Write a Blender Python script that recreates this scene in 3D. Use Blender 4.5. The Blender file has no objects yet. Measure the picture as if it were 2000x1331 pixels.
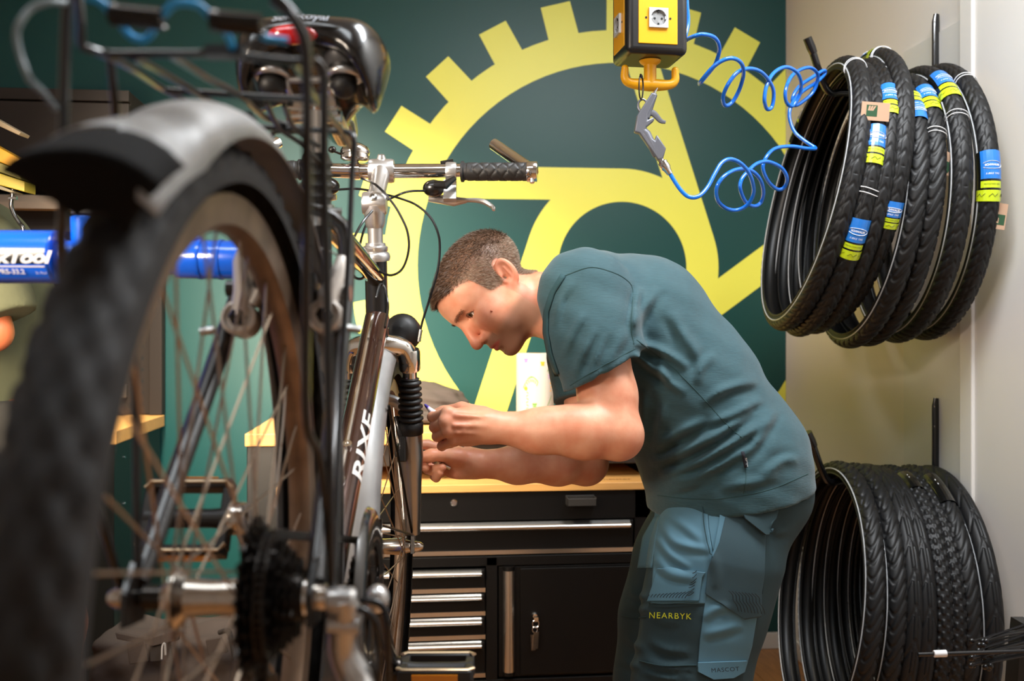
import bpy, bmesh, math, random
import numpy as np
from mathutils import Vector, Matrix

random.seed(7); RNG = np.random.default_rng(7)
SC = bpy.context.scene
COL = SC.collection
PI = math.pi
TH = math.radians(6.0)          # the camera's yaw against the back wall
CT, ST = math.cos(TH), math.sin(TH)
F = 1944.0                      # focal length in pixels of the 2000 px wide frame (35 mm lens)
CH, HY = 1.17, 655.0            # camera height, horizon row

# ------------------------------------------------------------------ camera, world, lamps, exposure
cam = bpy.data.cameras.new('camera')
cam.lens = 36.0 * F / 2000.0; cam.sensor_width = 36; cam.sensor_fit = 'HORIZONTAL'
cam.shift_y = -(665.5 - HY) / 2000.0
cam.clip_start = 0.05
cam.dof.use_dof = True; cam.dof.focus_distance = 1.86; cam.dof.aperture_fstop = 4.5
cam_o = bpy.data.objects.new('camera', cam); COL.objects.link(cam_o)
cam_o.location = (0, 0, CH); cam_o.rotation_euler = (PI / 2, 0, -TH)
SC.camera = cam_o

w = bpy.data.worlds.new('room_air'); SC.world = w; w.use_nodes = True
w.node_tree.nodes['Background'].inputs[0].default_value = (0.9, 0.95, 1.0, 1)
w.node_tree.nodes['Background'].inputs[1].default_value = 0.05

def area_lamp(name, loc, aim, size, size_y, power, color, spread=180):
    l = bpy.data.lights.new(name, 'AREA'); l.shape = 'RECTANGLE'; l.size = size; l.size_y = size_y
    l.energy = power; l.color = color; l.spread = math.radians(spread)
    o = bpy.data.objects.new(name, l); COL.objects.link(o); o.location = loc
    o.rotation_euler = (Vector(aim) - Vector(loc)).to_track_quat('-Z', 'Y').to_euler()
    return o
# daylight-white ceiling panels over the photographer and the aisle, a warm ceiling spot washing bench and wall, a soft work lamp at the left
area_lamp('ceiling_lamp', (0.82, 1.30, 2.68), (0.95, 1.75, 0), 1.0, 0.5, 42, (0.92, 0.96, 1.0))
area_lamp('ceiling_lamp', (-0.55, 0.55, 2.66), (-0.5, 0.7, 0), 1.2, 0.4, 10, (0.88, 0.95, 1.0))
area_lamp('ceiling_spot', (-0.40, 2.55, 2.68), (-0.10, 3.2, 0.75), 0.3, 0.2, 7, (1.0, 0.90, 0.74), 70)
area_lamp('ceiling_spot', (-0.60, 1.85, 2.68), (-0.30, 3.6, 0.72), 0.3, 0.2, 16, (1.0, 0.90, 0.72), 54)
area_lamp('work_lamp', (-0.76, 1.42, 1.28), (-0.36, 3.6, 0.95), 0.5, 0.5, 9, (1.0, 0.80, 0.58), 80)
area_lamp('face_fill', (-1.25, 0.25, 1.70), (0.15, 2.0, 1.25), 0.4, 0.4, 2.6, (1.0, 0.84, 0.68), 34)  # unseen fill lamp, added to brighten the man's face
SC.view_settings.view_transform = 'Standard'; SC.view_settings.look = 'None'
SC.view_settings.gamma = 1; SC.view_settings.use_curve_mapping = False
SC.view_settings.exposure = 0.42
SC.cycles.max_bounces = 8; SC.cycles.transparent_max_bounces = 12
SC.cycles.use_denoising = True
SC.cycles.sample_clamp_indirect = 6.0

# ------------------------------------------------------------------ helpers
def c2w(p):
    p = np.asarray(p, float)
    return np.stack([p[..., 0] * CT + p[..., 1] * ST, -p[..., 0] * ST + p[..., 1] * CT, p[..., 2]], -1)
def cam_pt(px, py, D):                     # camera space: right, depth, up
    return np.array([(px - 1000.0) * D / F, D, CH + (HY - py) * D / F])
def P(px, py, D): return Vector(c2w(cam_pt(px, py, D)))

def lin(c):
    if isinstance(c, str):
        c = c.lstrip('#'); c = tuple(int(c[i:i + 2], 16) for i in (0, 2, 4))
    r = []
    for x in c[:3]:
        x /= 255.0
        r.append(x / 12.92 if x <= 0.04045 else ((x + 0.055) / 1.055) ** 2.4)
    return (r[0], r[1], r[2], 1.0)

def mat(name, col, rough=0.5, metal=0.0, bump=0.0, bscale=200.0, var=0.0, vscale=15.0, coat=0.0, spec=0.5,
        stretch=None, col2=None, trans=0.0, emit=0.0, sheen=0.0, alpha=1.0, sss=0.0):
    m = bpy.data.materials.new(name); m.use_nodes = True
    nt = m.node_tree; N = nt.nodes; L = nt.links; b = N['Principled BSDF']
    c = lin(col); b.inputs['Base Color'].default_value = c
    b.inputs['Roughness'].default_value = rough; b.inputs['Metallic'].default_value = metal
    b.inputs['Coat Weight'].default_value = coat; b.inputs['Specular IOR Level'].default_value = spec
    b.inputs['Transmission Weight'].default_value = trans; b.inputs['Alpha'].default_value = alpha
    b.inputs['Sheen Weight'].default_value = sheen
    if emit: b.inputs['Emission Color'].default_value = c; b.inputs['Emission Strength'].default_value = emit
    if sss:
        b.inputs['Subsurface Weight'].default_value = sss; b.inputs['Subsurface Radius'].default_value = (0.012, 0.004, 0.002)
        b.inputs['Subsurface Scale'].default_value = 0.6
    tc = N.new('ShaderNodeTexCoord'); src = tc.outputs['Object']
    if stretch:
        mp = N.new('ShaderNodeMapping'); mp.inputs['Scale'].default_value = stretch; L.new(src, mp.inputs[0]); src = mp.outputs[0]
    if var or col2:
        t = N.new('ShaderNodeTexNoise'); t.inputs['Scale'].default_value = vscale; t.inputs['Detail'].default_value = 5
        L.new(src, t.inputs['Vector'])
        r = N.new('ShaderNodeValToRGB'); r.color_ramp.elements[0].position = 0.32; r.color_ramp.elements[1].position = 0.68
        k = 1.0 - var
        r.color_ramp.elements[0].color = lin(col2) if col2 else (c[0] * k, c[1] * k, c[2] * k, 1)
        r.color_ramp.elements[1].color = c
        L.new(t.outputs['Fac'], r.inputs[0]); L.new(r.outputs[0], b.inputs['Base Color'])
    if bump:
        t = N.new('ShaderNodeTexNoise'); t.inputs['Scale'].default_value = bscale; t.inputs['Detail'].default_value = 3
        L.new(src, t.inputs['Vector'])
        bp = N.new('ShaderNodeBump'); bp.inputs['Strength'].default_value = bump; bp.inputs['Distance'].default_value = 0.002
        L.new(t.outputs['Fac'], bp.inputs['Height']); L.new(bp.outputs[0], b.inputs['Normal'])
    return m

MW = {}                                     # world matrix of every root
def thing(name, label, cat, loc=(0, 0, 0), mw=None, group=None, kind=None):
    o = bpy.data.objects.new(name, None); COL.objects.link(o); o.empty_display_size = 0.05
    m = mw if mw is not None else Matrix.Translation(Vector(loc))
    o.matrix_world = m; MW[o.name] = m.copy()
    o['label'] = label; o['category'] = cat
    if group: o['group'] = group
    return o
def root_of(o):
    while o.parent: o = o.parent
    return o
def tag(o, label=None, cat=None, group=None, kind=None):
    for k, v in (('label', label), ('category', cat), ('group', group), ('kind', kind)):
        if v: o[k] = v
    return o

def frame(ax, hint=None):
    a = Vector(ax).normalized()
    h = Vector(hint) if hint is not None else (Vector((0, 0, 1)) if abs(a.z) < 0.9 else Vector((1, 0, 0)))
    x = h.cross(a)
    if x.length < 1e-6: x = Vector((1, 0, 0)).cross(a)
    x.normalize(); y = a.cross(x)
    return x, y, a

def catmull(pts, n=6, closed=False):
    p = [np.array(q, float) for q in pts]; out = []; m = len(p)
    rng = range(m) if closed else range(m - 1)
    for i in rng:
        p0 = p[(i - 1) % m] if closed or i > 0 else 2 * p[0] - p[1]
        p1 = p[i]; p2 = p[(i + 1) % m]
        p3 = p[(i + 2) % m] if closed or i + 2 < m else 2 * p[-1] - p[-2]
        for k in range(n):
            t = k / n
            out.append(0.5 * (2 * p1 + (p2 - p0) * t + (2 * p0 - 5 * p1 + 4 * p2 - p3) * t * t + (3 * p1 - p0 - 3 * p2 + p3) * t ** 3))
    if not closed: out.append(p[-1])
    return out

class M:
    def __init__(s): s.v = []; s.f = []; s.mi = []
    def add(s, vs, fs, mi=0):
        o = len(s.v); s.v.extend([tuple(float(c) for c in q) for q in vs]); s.f.extend([tuple(i + o for i in f) for f in fs]); s.mi.extend([mi] * len(fs)); return s
    def box(s, lo, hi, mi=0):
        x0, y0, z0 = lo; x1, y1, z1 = hi
        return s.add([(x0, y0, z0), (x1, y0, z0), (x1, y1, z0), (x0, y1, z0), (x0, y0, z1), (x1, y0, z1), (x1, y1, z1), (x0, y1, z1)],
                     [(3, 2, 1, 0), (4, 5, 6, 7), (0, 1, 5, 4), (1, 2, 6, 5), (2, 3, 7, 6), (3, 0, 4, 7)], mi)
    def obox(s, c, ex, ey, ez, mi=0):
        c, ex, ey, ez = (Vector(q) for q in (c, ex, ey, ez)); vs = []
        for k in (-1, 1):
            for a, b in ((-1, -1), (1, -1), (1, 1), (-1, 1)): vs.append(c + ex * a + ey * b + ez * k)
        fs = [(3, 2, 1, 0), (4, 5, 6, 7), (0, 1, 5, 4), (1, 2, 6, 5), (2, 3, 7, 6), (3, 0, 4, 7)]
        if ex.cross(ey).dot(ez) < 0: fs = [f[::-1] for f in fs]
        return s.add(vs, fs, mi)
    def tube(s, pts, r, n=10, closed=False, cap=True, mi=0, sm=0, flat=None, hint=None):
        if sm: pts = catmull(pts, sm, closed)
        p = np.array([tuple(q) for q in pts], float); m = len(p)
        if not closed:
            keep = [0] + [i for i in range(1, m) if np.linalg.norm(p[i] - p[i - 1]) > 1e-7]; p = p[keep]; m = len(p)
        R = np.interp(np.linspace(0, 1, m), np.linspace(0, 1, len(r)), r) if hasattr(r, '__len__') else np.full(m, float(r))
        tg = (np.roll(p, -1, 0) - np.roll(p, 1, 0)) if closed else np.gradient(p, axis=0)
        tg /= np.linalg.norm(tg, axis=1)[:, None] + 1e-12
        x, y, _ = frame(tg[0], hint); x = np.array(x); vs = []
        for i in range(m):
            x = x - tg[i] * x.dot(tg[i]); x /= np.linalg.norm(x) + 1e-12; yv = np.cross(tg[i], x)
            fl = flat if flat else 1.0
            for k in range(n):
                a = 2 * PI * k / n; vs.append(p[i] + R[i] * (math.cos(a) * x + fl * math.sin(a) * yv))
        fs = []
        for i in range(m if closed else m - 1):
            j = (i + 1) % m
            for k in range(n):
                l = (k + 1) % n; fs.append((i * n + k, i * n + l, j * n + l, j * n + k))
        if cap and not closed: fs += [tuple(range(n))[::-1], tuple((m - 1) * n + k for k in range(n))]
        return s.add(vs, fs, mi)
    def lathe(s, o, ax, prof, n=24, mi=0, hint=None, a0=0.0, a1=2 * PI, closedprof=False, flip=False):
        x, y, a = frame(ax, hint); o = Vector(o); vs = []; full = abs(a1 - a0 - 2 * PI) < 1e-6
        cnt = n if full else n + 1
        for i in range(cnt):
            t = a0 + (a1 - a0) * i / n; d = x * math.cos(t) + y * math.sin(t)
            for r, h in prof: vs.append(o + d * r + a * h)
        k = len(prof); fs = []
        for i in range(n):
            j = (i + 1) % cnt
            for q in range(k if closedprof else k - 1):
                r = (q + 1) % k; fs.append((i * k + q, j * k + q, j * k + r, i * k + r))
        if full and not closedprof:
            if prof[0][0] > 1e-6: fs.append(tuple(i * k for i in range(cnt))[::-1])
            if prof[-1][0] > 1e-6: fs.append(tuple(i * k + k - 1 for i in range(cnt)))
        if not full and closedprof: fs += [tuple(range(k)), tuple((cnt - 1) * k + q for q in range(k))[::-1]]
        if flip: fs = [f[::-1] for f in fs]
        return s.add(vs, fs, mi)
    def ball(s, c, r, n=16, m=10, mi=0, R=None):
        r = (r, r, r) if not hasattr(r, '__len__') else r; c = Vector(c); vs = []
        for i in range(1, m):
            t = PI * i / m
            for k in range(n):
                a = 2 * PI * k / n; q = Vector((r[0] * math.sin(t) * math.cos(a), r[1] * math.sin(t) * math.sin(a), r[2] * math.cos(t)))
                vs.append(c + (R @ q if R else q))
        top = Vector((0, 0, r[2])); vs += [c + (R @ top if R else top), c - (R @ top if R else top)]
        T = (m - 1) * n; fs = []
        for i in range(m - 2):
            for k in range(n):
                l = (k + 1) % n; fs.append((i * n + k, (i + 1) * n + k, (i + 1) * n + l, i * n + l))
        for k in range(n):
            l = (k + 1) % n; fs.append((T, k, l)); fs.append((T + 1, (m - 2) * n + l, (m - 2) * n + k))
        return s.add(vs, fs, mi)
    def prism(s, poly, o, ex, ey, d, mi=0):
        o, ex, ey, d = Vector(o), Vector(ex), Vector(ey), Vector(d); n = len(poly)
        area = sum(poly[i][0] * poly[(i + 1) % n][1] - poly[(i + 1) % n][0] * poly[i][1] for i in range(n))
        if (area > 0) != (ex.cross(ey).dot(d) > 0): poly = poly[::-1]
        vs = [o + ex * a + ey * b for a, b in poly] + [o + ex * a + ey * b + d for a, b in poly]
        fs = [tuple(range(n))[::-1], tuple(range(n, 2 * n))] + [(i, (i + 1) % n, (i + 1) % n + n, i + n) for i in range(n)]
        return s.add(vs, fs, mi)
    def grid(s, pts, mi=0, wrap=False):        # pts: rows x cols of points
        pts = np.asarray(pts, float); a, b = pts.shape[:2]; fs = []
        for i in range(a - 1):
            for j in range(b if wrap else b - 1):
                k = (j + 1) % b; fs.append((i * b + j, i * b + k, (i + 1) * b + k, (i + 1) * b + j))
        return s.add(pts.reshape(-1, 3), fs, mi)
    def build(s, name, mats, parent=None, local=False, smooth=True, ang=38, bevel=0.0, seg=2, label=None, kind=None, solid=0.0, off=-1.0):
        me = bpy.data.meshes.new(name)
        v = np.array(s.v, float)
        if parent is not None and not local:
            m = np.array(MW[root_of(parent).name].inverted()); v = v @ m[:3, :3].T + m[:3, 3]
        me.from_pydata(v.tolist(), [], s.f)
        for mm in (mats if isinstance(mats, (list, tuple)) else [mats]): me.materials.append(mm)
        if any(s.mi): me.polygons.foreach_set('material_index', s.mi)
        if smooth:
            me.polygons.foreach_set('use_smooth', [True] * len(s.f)); me.set_sharp_from_angle(angle=math.radians(ang))
        me.update()
        o = bpy.data.objects.new(name, me); COL.objects.link(o)
        if parent is not None: o.parent = parent
        else: MW[o.name] = Matrix.Identity(4)
        if solid:
            md = o.modifiers.new('solid', 'SOLIDIFY'); md.thickness = solid; md.offset = off
        if bevel:
            md = o.modifiers.new('bevel', 'BEVEL'); md.width = bevel; md.segments = seg; md.limit_method = 'ANGLE'; md.angle_limit = math.radians(40)
            md.harden_normals = False
        if label: o['label'] = label
        if kind: o['kind'] = kind
        return o

def single(mm, name, mats, label, cat, loc=None, group=None, **kw):     # a thing that is one mesh, origin at its base
    v = np.array(mm.v, float)
    if loc is None: loc = ((v[:, 0].min() + v[:, 0].max()) / 2, (v[:, 1].min() + v[:, 1].max()) / 2, v[:, 2].min())
    mm.v = [tuple(q) for q in (v - np.array(loc))]
    o = mm.build(name, mats, None, **kw); o.location = loc; MW[o.name] = Matrix.Translation(Vector(loc))
    return tag(o, label, cat, group)
def inst(src, parent, ml, name=None):
    o = src.copy(); o.name = name or src.name.split('.')[0]; COL.objects.link(o); o.parent = parent; o.matrix_local = ml
    return o

def text_geo(txt, size=1.0, bold=0.0, shear=0.0, space=1.0, ext=0.0, align='CENTER', res=3, fine=0.0):
    """flat lettering as (verts, faces), height about size, centred on its own middle"""
    cu = bpy.data.curves.new('t', 'FONT'); cu.body = txt; cu.size = size; cu.offset = bold; cu.shear = shear; cu.space_character = space
    cu.align_x = align; cu.align_y = 'CENTER'; cu.extrude = ext; cu.resolution_u = res
    o = bpy.data.objects.new('t', cu); COL.objects.link(o)
    dg = bpy.context.evaluated_depsgraph_get(); me = bpy.data.meshes.new_from_object(o.evaluated_get(dg))
    if fine:
        bm = bmesh.new(); bm.from_mesh(me)
        for _ in range(6):
            bmesh.ops.triangulate(bm, faces=bm.faces[:]); e = [x for x in bm.edges if x.calc_length() > fine]
            if not e: break
            bmesh.ops.subdivide_edges(bm, edges=e, cuts=1)
        bmesh.ops.triangulate(bm, faces=bm.faces[:]); bm.to_mesh(me); bm.free()
    vs = [tuple(v.co) for v in me.vertices]; fs = [tuple(p.vertices) for p in me.polygons]
    COL.objects.unlink(o); bpy.data.objects.remove(o); bpy.data.curves.remove(cu); bpy.data.meshes.remove(me)
    return vs, fs
def put_text(mm, txt, o, ex, ey, size, mi=0, fn=None, **kw):
    vs, fs = text_geo(txt, size, **kw); o, ex, ey = Vector(o), Vector(ex), Vector(ey); n = ex.cross(ey)
    mm.add([(o + ex * a + ey * b + n * c) if fn is None else fn(a, b) for a, b, c in vs], fs, mi)

# signed distance modelling
def sub3(p, c): return p - np.asarray(c, np.float32)
def s_ball(p, c, r): return np.linalg.norm(sub3(p, c), axis=1) - r
def s_ell(p, c, r, R=None):
    q = sub3(p, c)
    if R is not None: q = q @ np.asarray(R, np.float32).T
    r = np.asarray(r, np.float32); k0 = np.linalg.norm(q / r, axis=1); k1 = np.linalg.norm(q / (r * r), axis=1)
    return k0 * (k0 - 1) / np.maximum(k1, 1e-6)
def s_cap(p, a, b, ra, rb, sc=None):
    a = np.asarray(a, np.float32); b = np.asarray(b, np.float32)
    if sc is not None:
        sc = np.asarray(sc, np.float32); p = p * sc; a = a * sc; b = b * sc
    d = b - a; h = np.clip(((p - a) @ d) / max(float(d @ d), 1e-12), 0, 1)
    return np.linalg.norm(p - a - h[:, None] * d, axis=1) - (ra + (rb - ra) * h)
def smin(a, b, k):
    h = np.maximum(k - np.abs(a - b), 0) / k
    return np.minimum(a, b) - h * h * k * 0.25
def smax(a, b, k): return -smin(-a, -b, k)
def s_chain(p, pts, rs, k=0.01, sc=None):
    d = None
    for i in range(len(pts) - 1):
        e = s_cap(p, pts[i], pts[i + 1], rs[i], rs[i + 1], sc); d = e if d is None else smin(d, e, k)
    return d

def surf_nets(fn, lo, hi, h, B=8):
    lo = np.asarray(lo, float); nb = np.ceil((np.asarray(hi, float) - lo) / (h * B)).astype(int); n = nb * B + 1
    bi = np.stack(np.meshgrid(*[np.arange(k) for k in nb], indexing='ij'), -1).reshape(-1, 3)
    ctr = (lo + (bi + 0.5) * B * h).astype(np.float32); dc = fn(ctr)
    act = np.abs(dc) < B * h * 0.87 * 1.35 + 0.004
    D = np.repeat(np.repeat(np.repeat(np.sign(dc).astype(np.float32).reshape(nb), B, 0), B, 1), B, 2)
    D = np.pad(D, ((0, 1),) * 3, mode='edge')
    g = np.stack(np.meshgrid(*[np.arange(B + 1)] * 3, indexing='ij'), -1).reshape(-1, 3); ab = bi[act]
    for i in range(0, len(ab), 600):
        ix = (ab[i:i + 600, None, :] * B + g[None]).reshape(-1, 3)
        D[ix[:, 0], ix[:, 1], ix[:, 2]] = fn((lo + ix * h).astype(np.float32))
    S = D < 0; c = np.zeros(n - 1, np.int8)
    for a in (0, 1):
        for b in (0, 1):
            for e in (0, 1): c += S[a:n[0] - 1 + a, b:n[1] - 1 + b, e:n[2] - 1 + e]
    cells = np.argwhere((c > 0) & (c < 8)); idx = np.full(n - 1, -1, np.int32); idx[tuple(cells.T)] = np.arange(len(cells))
    acc = np.zeros((len(cells), 3)); cnt = np.zeros(len(cells)); cor = [(a, b, e) for a in (0, 1) for b in (0, 1) for e in (0, 1)]
    val = {q: D[cells[:, 0] + q[0], cells[:, 1] + q[1], cells[:, 2] + q[2]] for q in cor}
    for q in cor:
        for ax in range(3):
            if q[ax] == 0:
                r = list(q); r[ax] = 1; r = tuple(r); a, b = val[q], val[r]; x = (a < 0) != (b < 0)
                t = np.where(x, a / np.where(x, a - b, 1), 0); pt = np.array(q, float)[None] + np.eye(3)[ax] * t[:, None]
                acc[x] += pt[x]; cnt[x] += 1
    V = lo + (cells + acc / cnt[:, None]) * h; Q = []
    for ax in range(3):
        o1, o2 = [(1, 2), (2, 0), (0, 1)][ax]
        sl0 = [slice(None)] * 3; sl1 = [slice(None)] * 3; sl0[ax] = slice(0, n[ax] - 1); sl1[ax] = slice(1, n[ax])
        e = np.argwhere(S[tuple(sl0)] != S[tuple(sl1)]); e = e[(e[:, o1] > 0) & (e[:, o2] > 0) & (e[:, o1] < n[o1] - 1) & (e[:, o2] < n[o2] - 1)]
        ins = S[tuple(e.T)]; q = []
        for a, b in ((0, 0), (1, 0), (1, 1), (0, 1)):
            f = e.copy(); f[:, o1] -= 1 - a; f[:, o2] -= 1 - b; q.append(idx[tuple(f.T)])
        q = np.stack(q, 1); q[~ins] = q[~ins][:, ::-1]; Q.append(q)
    Q = np.concatenate(Q); return V, Q[(Q >= 0).all(1)]

def sdf_obj(name, fn, lo, hi, h, mats, parent, space='cam', attrs=None, relax=1):
    V, Q = surf_nets(fn, lo, hi, h)
    W = c2w(V) if space == 'cam' else V
    me = bpy.data.meshes.new(name)
    if space != 'local':
        m = np.array(MW[root_of(parent).name].inverted()); W = W @ m[:3, :3].T + m[:3, 3]
    me.vertices.add(len(W)); me.vertices.foreach_set('co', W.astype(np.float32).ravel())
    me.loops.add(len(Q) * 4); me.loops.foreach_set('vertex_index', Q.astype(np.int32).ravel())
    me.polygons.add(len(Q)); me.polygons.foreach_set('loop_start', np.arange(0, len(Q) * 4, 4, dtype=np.int32))
    me.polygons.foreach_set('use_smooth', np.ones(len(Q), bool))
    me.update(calc_edges=True); me.validate()
    for mm in (mats if isinstance(mats, (list, tuple)) else [mats]): me.materials.append(mm)
    if attrs:
        for k, f in attrs.items():
            a = me.attributes.new(k, 'FLOAT', 'POINT'); a.data.foreach_set('value', np.asarray(f(V.astype(np.float32)), np.float32))
    o = bpy.data.objects.new(name, me); COL.objects.link(o); o.parent = parent
    return o, V, Q

def ray(fn, px, py, d0, d1=9.0, it=60, sl=0.75):      # where the line of sight through (px, py) meets an sdf (camera space)
    px = np.asarray(px, np.float32); py = np.asarray(py, np.float32)
    dv = np.stack([(px - 1000) / F, np.ones_like(px), (HY - py) / F], 1); D = np.full(len(px), d0, np.float32)
    for _ in range(it):
        p = dv * D[:, None] + np.array([0, 0, CH], np.float32); D = np.minimum(D + np.clip(fn(p) * sl, -0.02, 0.05), d1)
    return (dv * D[:, None] + np.array([0, 0, CH], np.float32)).astype(np.float32)
def nrm(fn, p, e=0.002):
    g = np.stack([fn(p + np.eye(3, dtype=np.float32)[i] * e) - fn(p - np.eye(3, dtype=np.float32)[i] * e) for i in range(3)], 1)
    return g / (np.linalg.norm(g, axis=1)[:, None] + 1e-9)
def resample(poly, n):
    p = np.array(poly, float); s = np.r_[0, np.cumsum(np.linalg.norm(np.diff(p, axis=0), axis=1))]; t = np.linspace(0, s[-1], n)
    return np.stack([np.interp(t, s, p[:, i]) for i in range(p.shape[1])], 1)
def drape(fn, left, right, nu, nv, d0, off, smooth_px=True):
    """a sheet laid on an sdf between two outlines given in picture points; rows run from left to right"""
    A = resample(left, nv); B = resample(right, nv); t = np.linspace(0, 1, nu)[None, :, None]
    g = A[:, None] * (1 - t) + B[:, None] * t; q = g.reshape(-1, 2)
    p = ray(fn, q[:, 0], q[:, 1], d0); n = nrm(fn, p, 0.004); p = p + n * off
    return c2w(p).reshape(nv, nu, 3)
# ------------------------------------------------------------------ materials of the room
m_green = mat('green_paint', (12, 66, 65), rough=0.42, spec=.42, bump=0.04, bscale=260)
m_yellow = mat('yellow_print', (226, 226, 88), rough=0.42, bump=0.03, bscale=260)
m_beige = mat('beige_plaster', (222, 217, 212), rough=0.8, bump=0.10, bscale=38)
m_panel = mat('grey_panel', (214, 212, 208), rough=0.6, bump=0.06, bscale=60)
m_white = mat('white_paint', (226, 222, 216), rough=0.5)
m_floorbase = mat('floor_screed', (120, 80, 45), rough=0.8)
m_plank = mat('oak_floor', (196, 138, 84), rough=0.42, var=0.3, vscale=7, stretch=(14, 1.2, 1), bump=0.05, bscale=60)
m_ceil = mat('ceiling_paint', (228, 226, 222), rough=0.9)
m_blackm = mat('black_steel', (30, 29, 29), rough=0.42, bump=0.03, bscale=900)
m_brownm = mat('brown_steel', (38, 31, 27), rough=0.55, spec=.3, bump=0.03, bscale=900)
m_dark = mat('dark_gap', (12, 12, 12), rough=0.8)
m_alu = mat('brushed_aluminium', (214, 210, 204), rough=0.26, metal=1.0, bump=0.03, bscale=300, stretch=(0.02, 1, 1))
m_alu_v = mat('brushed_aluminium_upright', (206, 200, 192), rough=0.3, metal=1.0, bump=0.03, bscale=300, stretch=(1, 1, 0.02))
m_wood = mat('beech_top', (212, 158, 90), rough=0.42, var=0.2, vscale=6, stretch=(1.0, 22, 10), bump=0.03, bscale=90)
m_wood_e = mat('ply_edge', (236, 190, 122), rough=0.5, var=0.3, vscale=9, stretch=(1, 1, 60))
m_chrome = mat('chrome', (230, 230, 232), rough=0.12, metal=1.0)

YW, XS = 3.60, 1.41                       # inner faces of back wall and right wall
YB, XL, ZC = -1.6, -2.6, 2.75             # wall behind the camera, wall on the left, ceiling
def wallbox(name, lo, hi, m, parent=None, **kw):
    o = M().box(lo, hi).build(name, m, parent, smooth=False, **kw)
    if parent is None: o['kind'] = 'structure'
    return o
wall_back = wallbox('wall_back', (XL - .1, YW, 0), (XS + .1, YW + .1, ZC), m_green)
wall_right = wallbox('wall_right', (XS, YB, 0), (XS + .1, YW, ZC), m_beige)
wall_left = wallbox('wall_left', (XL - .1, YB, 0), (XL, YW, ZC), m_beige)
wall_front = wallbox('wall_front', (XL - .1, YB - .1, 0), (XS + .1, YB, ZC), m_beige)
ceiling = wallbox('ceiling', (XL - .1, YB - .1, ZC), (XS + .1, YW + .1, ZC + .1), m_ceil)
floor = wallbox('floor', (XL - .1, YB - .1, -.1), (XS + .1, YW + .1, -.006), m_floorbase)
# oak planks running towards the camera, each a piece of the floor
pw = 0.19
k = 0
x = XL
while x < XS - 0.001:
    x1 = min(x + pw, XS); y = YB - random.random() * 0.9
    while y < YW:
        y1 = y + 1.28
        a, b = max(y, YB), min(y1, YW)
        if b - a > 0.02: M().box((x + .0012, a + .0012, -.006), (x1 - .0012, b - .0012, 0)).build('plank', m_plank, floor, smooth=False)
        y = y1
    x = x1
# baseboards
bb = M().box((XL, YW - .014, 0), (XS, YW, .06)).build('baseboard_back', m_white, smooth=False, bevel=.003); bb['kind'] = 'structure'
bb = M().box((XS - .014, 2.72, 0), (XS, YW - .014, .06)).build('baseboard_right', m_white, smooth=False, bevel=.003); bb['kind'] = 'structure'
# smooth panel on the right wall behind the tyre hooks, the white casing beside it, the wall's nearer, thicker run
wp = M().box((XS - .006, 2.385, .0), (XS, 2.70, 1.975)).build('trim_1', m_panel, smooth=False); wp['kind'] = 'structure'
tr = M().box((XS - .022, 2.33, 0), (XS, 2.385, ZC)).build('trim_2', m_white, smooth=False, bevel=.003); tr['kind'] = 'structure'
tr = M().box((XS - .014, YB, 0), (XS, 2.33, ZC)).build('trim_3', m_white, smooth=False); tr['kind'] = 'structure'

# ------------------------------------------------------------------ the printed gear wheel on the back wall
def wall_at(px, py):                      # point of the back wall seen at (px, py)
    X = (px - 1000) / F; D = YW / (CT - X * ST); return X * D * CT + D * ST, CH + (HY - py) * D / F
gx, gz = wall_at(1216, 522)
S = 1.0 / 524.0
gr_o, gr_i, hub_o, hub_i, tooth = 457 * S, 394 * S, 190 * S, 126 * S, 519 * S
def ringmesh(mm, r0, r1, t, n=96):
    mm.lathe((gx, YW, gz), (0, -1, 0), [(r0, 0), (r0, t), (r1, t), (r1, 0)], n=n, closedprof=True)
xmax = XS - .001
gear = M(); ringmesh(gear, gr_i, gr_o, .0008)
for v in [gear]:
    v.v = [(min(q[0], xmax), q[1], q[2]) for q in v.v]
hubm = M(); ringmesh(hubm, hub_i, hub_o, .0010)
teeth = M(); arms = M()
def clip_right(poly):
    out = []
    for i in range(len(poly)):
        a, b = poly[i], poly[(i + 1) % len(poly)]; lim = xmax - gx
        if a[0] <= lim: out.append(a)
        if (a[0] <= lim) != (b[0] <= lim):
            t = (lim - a[0]) / (b[0] - a[0]); out.append((lim, a[1] + t * (b[1] - a[1])))
    return out
ex, ey = Vector((1, 0, 0)), Vector((0, 0, 1))
for i in range(25):
    a = PI / 2 + 2 * PI * i / 25 + 0.004; hw = 30 * S
    ca, sa = math.cos(a), math.sin(a)
    poly = [(ca * r - sa * q, sa * r + ca * q) for r, q in ((gr_o - .02, -hw), (tooth, -hw * .97), (tooth, hw * .97), (gr_o - .02, hw))]
    poly = clip_right(poly)
    if len(poly) > 2 and gz + min(q[1] for q in poly) > .07: M().prism(poly, (gx, YW, gz), ex, ey, (0, -.0006, 0)).build('printed_tooth', m_yellow, wall_back, smooth=False)
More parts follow.
